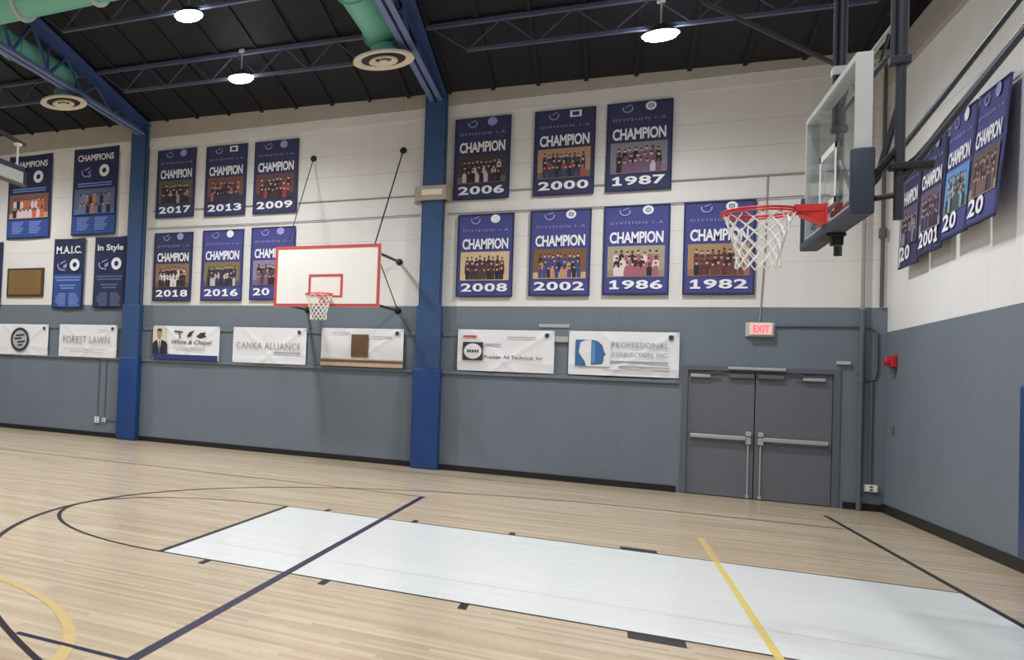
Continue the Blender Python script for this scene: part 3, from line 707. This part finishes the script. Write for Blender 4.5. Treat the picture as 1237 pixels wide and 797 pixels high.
# ------------------------------------------------------------------ hoops
def make_net(bm, c, r0=.222, r1=.135, drop=.43, n=12, rows=8, rc=.0052):
    c = Vector(c)
    def P(row, k):
        f = row / rows; r = r0 + (r1 - r0) * min(1, f * 1.35) ** .8; r += .012 * max(0, f - .8) * 5 * .3
        a = 2 * PI * (k + .5 * (row % 2)) / n
        return c + Vector((math.cos(a) * r, math.sin(a) * r, -.02 - drop * f))
    for row in range(rows):
        for k in range(n):
            a = P(row, k)
            for d in ((0, -1) if row % 2 == 0 else (0, 1)):
                b = P(row + 1, k + d)
                tube(bm, [a, (a + b) / 2, b], rc, 5)
            lathe_pt = a
            bmesh.ops.create_icosphere(bm, subdivisions=1, radius=rc * 1.9, matrix=Matrix.Translation(a))
def make_rim(bm, c, back_dir, reach, r=.2286, two=False):
    c = Vector(c); d = Vector(back_dir); s = Vector((-d.y, d.x, 0))
    tube(bm, [c + Vector((math.cos(2 * PI * k / 40) * r, math.sin(2 * PI * k / 40) * r, 0)) for k in range(40)], .010, 8, closed=True)
    if two: tube(bm, [c + Vector((math.cos(2 * PI * k / 40) * (r + .004), math.sin(2 * PI * k / 40) * (r + .004), -.022)) for k in range(40)], .008, 8, closed=True)
    for k in range(12):
        a = 2 * PI * (k + .0) / 12; p = c + Vector((math.cos(a) * r, math.sin(a) * r, -.01))
        tube(bm, [p + Vector((0, 0, .0)), p + Vector((0, 0, -.03)), p + Vector((math.cos(a) * -.012, math.sin(a) * -.012, -.02))], .0045, 5)
def rim_bracket(bm, c, back_dir, reach):
    c = Vector(c); d = Vector(back_dir); s = Vector((-d.y, d.x, 0)); e = c + d * reach
    for k in (-1, 1): beam(bm, c + d * .20 + s * (.10 * k), e + s * (.075 * k), .02, .05)
    A = [e + s * .085 - d * .15 + Vector((0, 0, .012)), e - s * .085 - d * .15 + Vector((0, 0, .012)), e - s * .085 + Vector((0, 0, .02)), e + s * .085 + Vector((0, 0, .02))]
    B = [e + s * .075 - d * .14 - Vector((0, 0, .05)), e - s * .075 - d * .14 - Vector((0, 0, .05)), e - s * .075 - Vector((0, 0, .13)), e + s * .075 - Vector((0, 0, .13))]
    VA = [bm.verts.new(v) for v in A]; VB_ = [bm.verts.new(v) for v in B]
    bm.faces.new(VA); bm.faces.new(VB_)
    for i in range(4): bm.faces.new((VA[i], VA[(i + 1) % 4], VB_[(i + 1) % 4], VB_[i]))
    beam(bm, e - d * .006 + Vector((0, 0, .03)), e - d * .006 - Vector((0, 0, .13)), .20, .014, d)

# hanging hoop over the lane
BX = -1.22
t = thing('hanging_basketball_hoop', 'glass basketball hoop with red rim hanging over the white lane at right', 'basketball hoop', (-1.0, 0, 2.8))
z0, z1, hw = 2.895, 3.962, .914
bm = BM(); box(bm, (BX + .004, -hw + .012, z0 + .012), (BX + .018, hw - .012, z1 - .012)); obj('glass_pane', bm, M_glass, t)
bm = BM()
for lo, hi in (((BX, -hw + .035, z1 - .045), (BX + .085, hw - .035, z1)), ((BX, -hw + .035, z0), (BX + .085, hw - .035, z0 + .045)), ((BX, -hw, z0), (BX + .085, -hw + .035, z1)), ((BX, hw - .035, z0), (BX + .085, hw, z1))): box(bm, lo, hi)
obj('board_frame', bm, M_frame, t)
bm = BM()
Fb = Frame((BX + .004, 0, 0), (0, -1, 0), (0, 0, 1), (-1, 0, 0))
for a0, b0, a1, b1 in ((-.305, 3.05, -.255, 3.505), (.255, 3.05, .305, 3.505), (-.305, 3.455, .305, 3.505), (-.305, 3.05, .305, 3.095)): frect(bm, Fb, a0, b0, a1, b1, .0, .002)
obj('target_square', bm, M_white_plain, t)
bm = BM()
for lo, hi in (((-hw, z0 + .0, 0), 0),): pass
for s in (-1, 1):
    lo, hi = sorted((s * (hw - .03), s * (hw + .03)))
    box(bm, (BX - .022, lo, z0 - .05), (BX + .10, hi, 3.30), .014, seg=3)
box(bm, (BX - .022, -hw, z0 - .05), (BX + .10, hw, z0 + .02), .014, seg=3)
obj('edge_pad', bm, M_navy_pad, t, smooth=True)
RC = (-1.62, 0, 3.05)
bm = BM(); make_rim(bm, RC, (1, 0), .39, two=True) if False else make_rim(bm, RC, (1, 0, 0), .39, two=True); rim = obj('rim', bm, M_red, t, smooth=True)
bm = BM(); rim_bracket(bm, RC, (1, 0, 0), .393); obj('rim_bracket', bm, M_red, rim)
bm = BM(); make_net(bm, RC); obj('net', bm, M_net, t, smooth=True)
for s in (-1, 1):
    y = .92 * s
    bm = BM(); tube(bm, [(-1.0, y, 2.80), (-1.0, y, 3.9)], .027, 14); tube(bm, [(-1.0, y, 3.88), (-1.0, y, zr(-1, y) - .3)], .034, 14); tube(bm, [(-1.045, y - .02, 3.9), (-1.045, y - .02, zr(-1, y) - .3)], .014, 10); obj('mast', bm, M_dark, t, smooth=True)
    bm = BM(); box(bm, (-1.06, y - .04, 3.84), (-.955, y + .04, 3.90), .008); obj('mast_collar', bm, M_dark, t)
    bm = BM(); tube(bm, [(-1.0, y, 3.05), (-.4, y, 4.05), (XR - .02, y, 6.18)], .026 if s < 0 else .022, 12); br = obj('wall_brace', bm, M_dark, t, smooth=True)
    bm = BM(); box(bm, (XR - .035, y - .09, 6.08), (XR - .002, y + .09, 6.28), .006); obj('wall_flange', bm, M_dark, br)
    bm = BM(); box(bm, (-1.05, y - .05, 3.13), (-.84, y + .04, 3.18), .01); obj('brace_clamp', bm, M_black, t)
    for za, zb in ((2.95, 2.97), (3.02, 3.30)):
        bm = BM(); tube(bm, [(BX + .05, y * .93, za), (-1.0, y, zb)], .02, 8); obj('board_arm', bm, M_black, t)
for z in (4.0, 4.18):
    bm = BM(); tube(bm, [(-1.0, -.92, z), (-1.0, .92, z)], .018, 8); obj('cross_tube', bm, M_alu if z > 4.1 else M_dark, t)
bm = BM()
for k in range(6):
    ya = -.92 + 1.84 * k / 6; tube(bm, [(-1.0, ya, 4.0 + .18 * (k % 2)), (-1.0, ya + 1.84 / 6, 4.18 - .18 * (k % 2))], .009, 6)
obj('cross_web', bm, M_dark, t)
bm = BM(); tube(bm, [(-1.0, .92, 4.40), (-1.93, .92, 5.12), (-3.8, .92, zr(-3.8, .92) - .42)], .02, 8); obj('stay_rod', bm, M_dark, t)
bm = BM(); box(bm, (-1.06, .86, 4.33), (-.95, .98, 4.40), .008); obj('rod_clamp', bm, M_frame, t)
bm = BM(); box(bm, (BX + .02, -.09, z0 - .14), (BX + .09, -.02, z0 - .05), .006); box(bm, (BX - .015, -.12, z0 - .075), (BX + .10, .16, z0 - .05), .006); obj('height_adjuster', bm, M_black, t)
for s in (-1, 1):
    bm = BM(); tube(bm, [(BX + .05, .25 * s, z0 + .02), (BX + .22, .35 * s, z0 + .3), (-1.0, .92 * s, 3.6)], .02, 8); obj('board_support', bm, M_dark, t)

# wall hoop
HX, HY = -6.845, 7.10
t = thing('wall_basketball_hoop', 'white basketball backboard with red border and rim, standing out from the back wall', 'basketball hoop', (HX, YB, 2.86))
hz0, hz1, hh = 2.86, 3.965, .925
bm = BM(); box(bm, (HX - hh, HY, hz0), (HX + hh, HY + .04, hz1), .008); obj('board', bm, M_white_plain, t)
Fh = Frame((HX, HY, 0), UB, VB, NB)
bm = BM()
for a0, b0, a1, b1 in ((-hh, hz1 - .055, hh, hz1), (-hh, hz0, hh, hz0 + .055), (-hh, hz0 + .055, -hh + .05, hz1 - .055), (hh - .05, hz0 + .055, hh, hz1 - .055)): frect(bm, Fh, a0, b0, a1, b1, .0, .004)
obj('border', bm, M_brick_red, t)
bm = BM()
for a0, b0, a1, b1 in ((-.30, 3.40, .30, 3.445), (-.30, 3.03, .30, 3.065), (-.30, 3.065, -.26, 3.40), (.26, 3.065, .30, 3.40)): frect(bm, Fh, a0, b0, a1, b1, .0, .004)
obj('target_square', bm, M_brick_red, t)
RC2 = (HX, HY - .385, 3.05)
bm = BM(); make_rim(bm, RC2, (0, 1, 0), .38); rim = obj('rim', bm, M_red, t, smooth=True)
bm = BM(); rim_bracket(bm, RC2, (0, 1, 0), .38); obj('rim_bracket', bm, M_red, rim)
bm = BM(); make_net(bm, RC2); obj('net', bm, M_net, t, smooth=True)
WY = YB - .02
knobs = {'a': (-7.68, WY, 6.03), 'b': (-5.975, WY, 6.035), 'c': (-5.975, WY, 3.88), 'd': (-5.97, WY, 2.945), 'e': (-7.68, WY, 2.95), 'f': (-7.68, WY, 3.88)}
for k, p in knobs.items():
    bm = BM(); lathe(bm, [(.062, .0), (.062, -.02), (.045, -.045), (.0, -.05)], (p[0], YB - .001, p[2]), 14, 'Y'); obj('wall_anchor', bm, M_black, t, smooth=True)
for a, b, r in ((knobs['a'], (HX - .75, HY + .04, hz1 - .06), .010), (knobs['b'], (HX + .80, HY + .04, hz1 - .04), .013)):
    bm = BM(); tube(bm, [a, b], r, 8); obj('tie_rod', bm, M_dark, t)
for kk, q in (('c', (HX + .80, HY + .05, hz1 - .12)), ('f', (HX - .80, HY + .05, hz1 - .12)), ('d', (HX + .80, HY + .05, hz0 + .06)), ('e', (HX - .80, HY + .05, hz0 + .06))):
    bm = BM(); tube(bm, [knobs[kk], q], .026, 10); obj('support_arm', bm, M_dark, t, smooth=True)
for kk, q in (('d', 'c'), ('e', 'f')):
    bm = BM(); a = Vector(knobs[kk]); b = Vector((HX + (.84 if kk == 'd' else -.84), HY + .06, hz1 - .16)); tube(bm, [a, b], .010, 6); obj('diagonal_rod', bm, M_dark, t)
bm = BM(); beam(bm, (HX - .80, HY + .06, hz0 + .07), (HX + .80, HY + .06, hz0 + .07), .04, .04); beam(bm, (HX - .80, HY + .06, hz1 - .12), (HX + .80, HY + .06, hz1 - .12), .04, .04); obj('back_frame', bm, M_dark, t)

# folded side hoop at the left edge
t = thing('folded_backboard', 'grey panel in a dark frame hanging at the left edge of the photo', 'backboard', (-12.03, 4.1, 4.98))
bm = BM(); box(bm, (-12.05, 3.17, 5.02), (-12.02, 4.99, 5.26)); obj('panel', bm, M_frame, t)
bm = BM(); box(bm, (-12.08, 3.15, 5.245), (-11.99, 5.02, 5.33), .01); box(bm, (-12.08, 4.94, 4.98), (-11.99, 5.02, 5.33), .01); box(bm, (-12.08, 3.15, 4.98), (-11.99, 3.22, 5.33), .01); obj('frame', bm, M_navy_pad, t)
bm = BM(); box(bm, (-12.08, 3.15, 4.965), (-11.99, 5.02, 5.015), .008); obj('lower_rail', bm, flat('dull_brown_steel', 96, 90, 84), t)
bm = BM(); tube(bm, [(-12.03, 4.72, 5.32), (-12.03, 4.72, 5.72)], .022, 8); box(bm, (-12.08, 4.64, 5.70), (-11.98, 4.8, 5.75), .008); obj('hanger_rod', bm, M_white_plain, t)
bm = BM(); beam(bm, (-12.03, 4.95, 5.76), (-12.5, 3.2, 6.15), .08, .05); beam(bm, (-12.5, 3.2, 6.15), (-12.5, 3.2, zr(-12.5, 3.2) - .02), .08, .05); obj('hanger_arm', bm, M_dark, t)

# ------------------------------------------------------------------ roof steel
def truss(cx, label):
    t = thing('roof_truss', label, 'truss', (cx, YB - .2, 6.85), 'blue roof trusses')
    ys = [YB - .02, RIDGE, YF]
    zt = lambda y: zr(cx, y) - .10
    zb = lambda y: 6.87 + .025 * (YB - (y if y > RIDGE else 2 * RIDGE - y))
    bm = BM()
    for a, b in zip(ys, ys[1:]):
        beam(bm, (cx, a, zt(a)), (cx, b, zt(b)), .34, .035)
        for s in (-1, 1): beam(bm, (cx + .03 * s, a, zt(a) - .07), (cx + .03 * s, b, zt(b) - .07), .02, .15)
    obj('top_chord', bm, M_steel_blue, t)
    for s in (-1, 1):
        bm = BM()
        for a, b in zip([YB - .2, RIDGE, YF], [RIDGE, YF]):
            beam(bm, (cx + .065 * s, a, zb(a)), (cx + .065 * s, b, zb(b)), .085, .016); beam(bm, (cx + .03 * s, a, zb(a) + .05), (cx + .03 * s, b, zb(b) + .05), .014, .10)
        obj('bottom_chord', bm, M_chord, t)
    y = YB - .45; k = 0
    while y > YF + 1:
        yn = y - .62
        a = (cx + .012, y, (zb(y) + .06) if k % 2 == 0 else (zt(y) - .08)); b = (cx + .012, yn, (zt(yn) - .08) if k % 2 == 0 else (zb(yn) + .06))
        bm = BM(); beam(bm, a, b, .06, .04, (1, 0, 0)); obj('web_member', bm, M_steel_blue, t)
        if k % 4 == 1: bm = BM(); beam(bm, (cx - .02, yn, zb(yn) + .06), (cx - .02, yn, zt(yn) - .08), .05, .03, (1, 0, 0)); obj('web_member', bm, M_steel_blue, t)
        y = yn; k += 1
truss(CX[0], 'blue roof truss running out from the column nearer the wall hoop')
truss(CX[1] + .05, 'blue roof truss running out from the far left column')
def joist(xa, xb, y, label):
    t = thing('roof_joist', label, 'joist', ((xa + xb) / 2, y, zr((xa + xb) / 2, y) - .5), 'roof joists under the dark deck')
    top = lambda x: zr(x, y) - .075
    bot = lambda x: zr(x, y) - .52
    ia, ib = xa + .62, xb - .62
    bm = BM(); beam(bm, (xa, y, top(xa)), (xb, y, top(xb)), .10, .055); obj('top_chord', bm, M_joist, t)
    bm = BM(); beam(bm, (ia, y, bot(ia)), (ib, y, bot(ib)), .07, .05); obj('bottom_chord', bm, M_joist, t)
    n = 5; w = (ib - ia) / n
    for k in range(n):
        x = ia + w * k
        for p, q in (((x, bot(x)), (x + w / 2, top(x + w / 2))), ((x + w / 2, top(x + w / 2)), (x + w, bot(x + w)))):
            bm = BM(); tube(bm, [(p[0], y, p[1]), (q[0], y, q[1])], .0115, 6); obj('web_rod', bm, M_joist, t)
    for p, q in (((xa + .05, top(xa)), (ia, bot(ia))), ((xb - .05, top(xb)), (ib, bot(ib)))):
        bm = BM(); tube(bm, [(p[0], y, p[1]), (q[0], y, q[1])], .0115, 6); obj('web_rod', bm, M_joist, t)
bays = ((-5.2, XR - .02, 'right bay over the championship banners'), (-11.32, -5.58, 'middle bay over the wall hoop'), (-17.4, -11.7, 'left bay over the navy banners'))
for xa, xb, nm in bays:
    for y, wh in ((6.4, 'nearest the back wall'), (4.0, 'second from the back wall'), (1.6, 'third from the back wall')):
        joist(xa, xb, y, 'slim lattice joist %s, %s' % (wh, nm))

# ------------------------------------------------------------------ ducts and diffusers
def duct_y(cx, z, r, label):
    ye = 6.0; ys = 2.76
    t = thing('air_duct', label, 'duct', (cx, ye, z), 'green air ducts')
    bm = BM(); lathe(bm, [(r, 0), (r, -(ye - ys))], (cx, ye, z), 28, 'Y'); obj('duct_body', bm, M_duct, t, smooth=True)
    bm = BM(); lathe(bm, [(r + .05, .0), (r + .05, -.035), (r, -.035), (r, 0)], (cx, ye, z), 28, 'Y'); lathe(bm, [(r + .03, -1.9), (r + .03, -1.93)], (cx, ye, z), 28, 'Y'); obj('end_flange', bm, M_duct, t, smooth=True)
    return t
duct_y(-5.80, 7.30, .26, 'round green duct beside the truss near the wall hoop')
duct_y(-11.83, 7.37, .22, 'round green duct seen through the far left truss')
t = thing('air_duct', 'large round green main duct crossing the top left corner of the photo', 'duct', (-14, 2.55, 7.35), 'green air ducts')
bm = BM(); lathe(bm, [(.40, 0), (.40, 15.5)], (-22, 2.35, 7.42), 36, 'X'); obj('duct_body', bm, M_duct, t, smooth=True)
for x in (-10.42, -9.10, -12.5):
    bm = BM(); lathe(bm, [(.40, -.02), (.455, -.02), (.455, .02), (.40, .02)], (x, 2.35, 7.42), 36, 'X'); obj('joint_ring', bm, M_frame, t, smooth=True)
def diffuser(c, label):
    t = thing('ceiling_diffuser', label, 'air diffuser', c, 'round cream diffusers')
    x, y, z = c
    bm = BM(); lathe(bm, [(.20, .25), (.20, .10), (.22, .10)], c, 28); obj('neck', bm, M_duct, t, smooth=True)
    bm = BM(); lathe(bm, [(.22, .12), (.46, .035), (.465, .0), (.44, -.012), (.345, .012), (.337, .022)], c, 40); obj('outer_ring', bm, M_cream, t, smooth=True)
    bm = BM(); lathe(bm, [(.10, .075), (.215, .012), (.22, -.018), (.195, -.022), (.10, .035)], c, 36); obj('middle_ring', bm, M_cream, t, smooth=True)
    bm = BM(); lathe(bm, [(.0, .05), (.065, .0), (.068, -.018), (.0, -.03)], c, 28); obj('centre_cone', bm, M_cream, t, smooth=True)
    bm = BM(); lathe(bm, [(.337, .02), (.22, .115), (.0, .12)], c, 24); obj('inner_throat', bm, M_black, t)  # throat coloured black to paint in the shade between the rings
    for k in range(3):
        a = 2 * PI * k / 3; bm = BM(); beam(bm, (x + .05 * math.cos(a), y + .05 * math.sin(a), z + .02), (x + .36 * math.cos(a), y + .36 * math.sin(a), z + .04), .012, .012); obj('spoke', bm, M_cream, t)
diffuser((-5.76, 5.98, 6.785), 'round cream diffuser under the green duct near the wall hoop')
diffuser((-11.78, 5.88, 6.80), 'round cream diffuser below the far left truss')

# ------------------------------------------------------------------ lamps
LAMPS = [(-8.30, 6.36, 6.94, 'lit round lamp under the joist nearest the back wall, over the wall hoop'),
         (-8.32, 3.96, 7.23, 'lit round lamp under the second joist, at the top edge left of centre'),
         (-2.07, 6.36, 6.70, 'lit round lamp above the 1987 banner'),
         (-2.07, 1.56, 7.3, None), (-2.07, -3.2, 7.3, None), (-8.3, -.8, 7.6, None), (-8.3, -5.6, 7.1, None), (-14.5, 1.56, 7.4, None), (-14.5, -3.2, 7.4, None), (-14.5, 6.36, 7.0, None), (-21, 4.0, 7.3, None), (-21, -3.2, 7.4, None), (-2.07, -7.6, 6.9, None), (-14.5, -7.6, 7.0, None)]
proto = None
for x, y, z, lab in LAMPS:
    if lab is None: lab = 'round roof lamp beyond the frame of the photo'
    if proto is None:
        t = proto = thing('ceiling_lamp', lab, 'lamp', (x, y, z), 'round roof lamps')
        c = (x, y, z)
        bm = BM(); lathe(bm, [(.0, .17), (.07, .17), (.10, .13), (.19, .075), (.205, .04), (.0, .037)], c, 32); obj('housing', bm, M_dark, t, smooth=True)
        bm = BM(); lathe(bm, [(.0, -.035), (.10, -.028), (.19, -.006), (.222, .03), (.0, .035)], c, 32); obj('lens', bm, M_lamp, t, smooth=True)
        li = bpy.data.lights.new('lamp_beam', 'SPOT'); li.energy = 590; li.color = (.985, .993, .99); li.spot_size = math.radians(159); li.spot_blend = 1.0; li.shadow_soft_size = .18
        lo = bpy.data.objects.new('lamp_beam', li); COL.objects.link(lo); lo.parent = t; lo.location = (0, 0, -.22)
        bm = BM(); tube(bm, [(x, y, z + .16), (x, y, z + .52)], .012, 8); box(bm, (x - .05, y - .05, z + .5), (x + .05, y + .05, z + .56), .01); obj('hanger', bm, M_frame, t)
    else:
        copy_tree(proto, Vector((x, y, z)) - proto.location, lab)

# ------------------------------------------------------------------ small wall fittings
t = thing('exit_sign', 'lit red exit sign on the grey wall above the double door', 'exit sign', (-.595, YB, 2.57))
bm = BM(); box(bm, (-.775, YB - .045, 2.565), (-.415, YB - .001, 2.79), .012); obj('back_plate', bm, M_frame, t)
bm = BM(); box(bm, (-.735, YB - .115, 2.585), (-.445, YB - .045, 2.785), .012); obj('housing', bm, M_cream, t)
Fe = Frame((-.735, YB - .115, 2.785), UB, VB, NB)
bm = BM(); frect(bm, Fe, .02, -.18, .27, -.02, .0, .004); obj('lit_face', bm, M_exit_face, t)
bm = BM(); ftext(bm, Fe, 'EXIT', .045, -.155, .245, -.045, .0055, .03); obj('exit_lettering', bm, M_exit, t)
bm = BM(); tube(bm, [(-.41, YB - .02, 2.74), (.50, YB - .02, 2.745), (.70, YB - .02, 2.73), (.76, YB - .02, 2.66), (.765, YB - .02, 2.1), (.74, YB - .02, 1.96), (.66, YB - .02, 1.93), (.58, YB - .02, 2.0), (.55, YB - .02, 2.06)], .017, 8)
recenter(tag(obj('bent_conduit', bm, M_pipe_g, smooth=True), 'grey pipe running level from the exit sign and bending down by the corner', 'pipe'), (.1, YB, 1.93))
bm = BM(); tube(bm, [(.585, YB - .08, .012), (.585, YB - .08, 3.0)], .034, 10); tube(bm, [(.585, YB - .08, 2.99), (.585, YB - .08, 6.5)], .024, 10, mi=1); lathe(bm, [(.041, -.04), (.041, .04)], (.585, YB - .08, 1.93), 12)
recenter(tag(obj('standpipe', bm, [M_pipe_g, M_pipe_m], smooth=True), 'upright pipe from floor to roof between the double door and the corner', 'pipe'), (.585, YB - .035, 0))
bm = BM(); tube(bm, [(.80, YB - .03, 3.04), (.80, YB - .03, 6.75)], .022, 10)
lathe(bm, [(.045, -.07), (.045, .07)], (.80, YB - .03, 4.15), 12)
recenter(tag(obj('corner_pipe', bm, M_pipe_d, smooth=True), 'dark upright pipe in the corner beside the right wall', 'pipe'), (.8, YB - .03, 3.04))
bm = BM(); tube(bm, [(.715, YB - .02, .42), (.715, YB - .02, 1.92)], .017, 8)
recenter(tag(obj('outlet_conduit', bm, M_pipe_g, smooth=True), 'slim grey pipe rising from the white outlet box near the corner', 'pipe'), (.715, YB - .02, .42))
def outlet(x, z, label, w=.12, h=.12, d=.05):
    t = thing('wall_outlet', label, 'outlet', (x, YB, z - h / 2))
    bm = BM(); box(bm, (x - w / 2, YB - d, z - h / 2), (x + w / 2, YB - .001, z + h / 2), .008); obj('box', bm, M_frame, t)
    bm = BM(); box(bm, (x - w * .4, YB - d - .006, z - h * .42), (x + w * .4, YB - d + .001, z + h * .42), .003); obj('cover_plate', bm, M_white_plain, t)
    bm = BM()
    for k in (-1, 1): box(bm, (x - .018, YB - d - .009, z + k * h * .2 - .014), (x + .018, YB - d - .005, z + k * h * .2 + .014), .002)
    obj('sockets', bm, M_pipe_d, t)
outlet(.72, .34, 'pale outlet box low on the grey wall near the right corner', .16, .11, .07)
outlet(-12.39, .385, 'white outlet box low on grey wall, left of two by the far left column', .12, .15, .05)
outlet(-12.21, .385, 'small pale outlet box low on the grey wall, next to the far left column', .09, .11, .04)
for x, lab in ((-12.39, 'thin grey pipe rising from the left outlet box by the far left column'), (-12.21, 'thin grey pipe rising from the small outlet box next to the far left column')):
    bm = BM(); tube(bm, [(x, YB - .015, .46), (x, YB - .015, 1.775)], .012, 8)
    recenter(tag(obj('outlet_conduit', bm, M_pipe_g, smooth=True), lab, 'pipe'), (x, YB - .015, .46))
bm = BM(); tube(bm, [(-12.16, YB - .015, .385), (-11.80, YB - .015, .385)], .010, 8)
recenter(tag(obj('outlet_conduit', bm, M_pipe_g, smooth=True), 'short level pipe from the small outlet box to the far left column', 'pipe'), (-12, YB - .015, .385))
t = thing('fire_alarm', 'red fire alarm horn on the right wall near the corner', 'fire alarm', (XR, 8.45, 2.1))
bm = BM(); box(bm, (XR - .07, 8.36, 2.13), (XR - .001, 8.54, 2.30), .012); obj('housing', bm, M_fire, t)
bm = BM(); lathe(bm, [(.0, -.13), (.05, -.13), (.062, -.10), (.05, -.06)], (XR, 8.45, 2.215), 16, 'X'); obj('horn', bm, M_fire, t, smooth=True)
bm = BM(); box(bm, (XR - .055, 8.40, 2.05), (XR - .001, 8.50, 2.13), .008); obj('strobe', bm, M_pipe_d, t)
bm = BM(); box(bm, (XR - .02, 8.46, 1.16), (XR - .001, 8.54, 1.29), .006)
recenter(tag(obj('switch_plate', bm, M_doorframe), 'dark switch plate on the grey right wall below the fire alarm', 'switch'), (XR, 8.5, 1.16))
t = thing('wall_padding', 'blue wall padding at the right edge of the photo', 'wall pad', (XR, 0, .1))
for k in range(6):
    y0 = -3.93 + 7.64 * k / 6
    bm = BM(); box(bm, (XR - .055, y0 + .004, .14), (XR - .002, y0 + 7.64 / 6 - .004, 1.83), .02, seg=3); obj('pad_panel', bm, M_pad, t, smooth=True)

# ------------------------------------------------------------------ camera
cam = bpy.data.cameras.new('camera'); co = bpy.data.objects.new('camera', cam); COL.objects.link(co)
yaw, pitch, roll = -.5816, .03009, .04872
cy, sy = math.cos(yaw), math.sin(yaw); cp, sp_ = math.cos(pitch), math.sin(pitch)
f = Vector((sy * cp, cy * cp, sp_)); r = Vector((cy, -sy, 0)); u = r.cross(f)
r2 = r * math.cos(roll) + u * math.sin(roll); u2 = -r * math.sin(roll) + u * math.cos(roll)
R = Matrix((r2, u2, -f)).transposed()
co.matrix_world = Matrix.Translation((-2.58938, -8.92745, 1.55317)) @ R.to_4x4()
W, H = 1237.0, 797.0; fpx, px, py = 1064.43945, 35.31082, 409.32873
cam.sensor_fit = 'HORIZONTAL'; cam.sensor_width = 36.0; cam.lens = fpx / W * 36.0
cam.shift_x = (W / 2 - px) / W; cam.shift_y = (py - H / 2) / W
cam.clip_start = .05; cam.clip_end = 200
S.camera = co

# ------------------------------------------------------------------ world and view
w = bpy.data.worlds.new('World'); S.world = w; w.use_nodes = True
w.node_tree.nodes['Background'].inputs[0].default_value = (.5, .55, .6, 1); w.node_tree.nodes['Background'].inputs[1].default_value = .05
S.view_settings.view_transform = 'Standard'; S.view_settings.look = 'None'; S.view_settings.gamma = 1.0; S.view_settings.use_curve_mapping = False
S.view_settings.exposure = 0.0
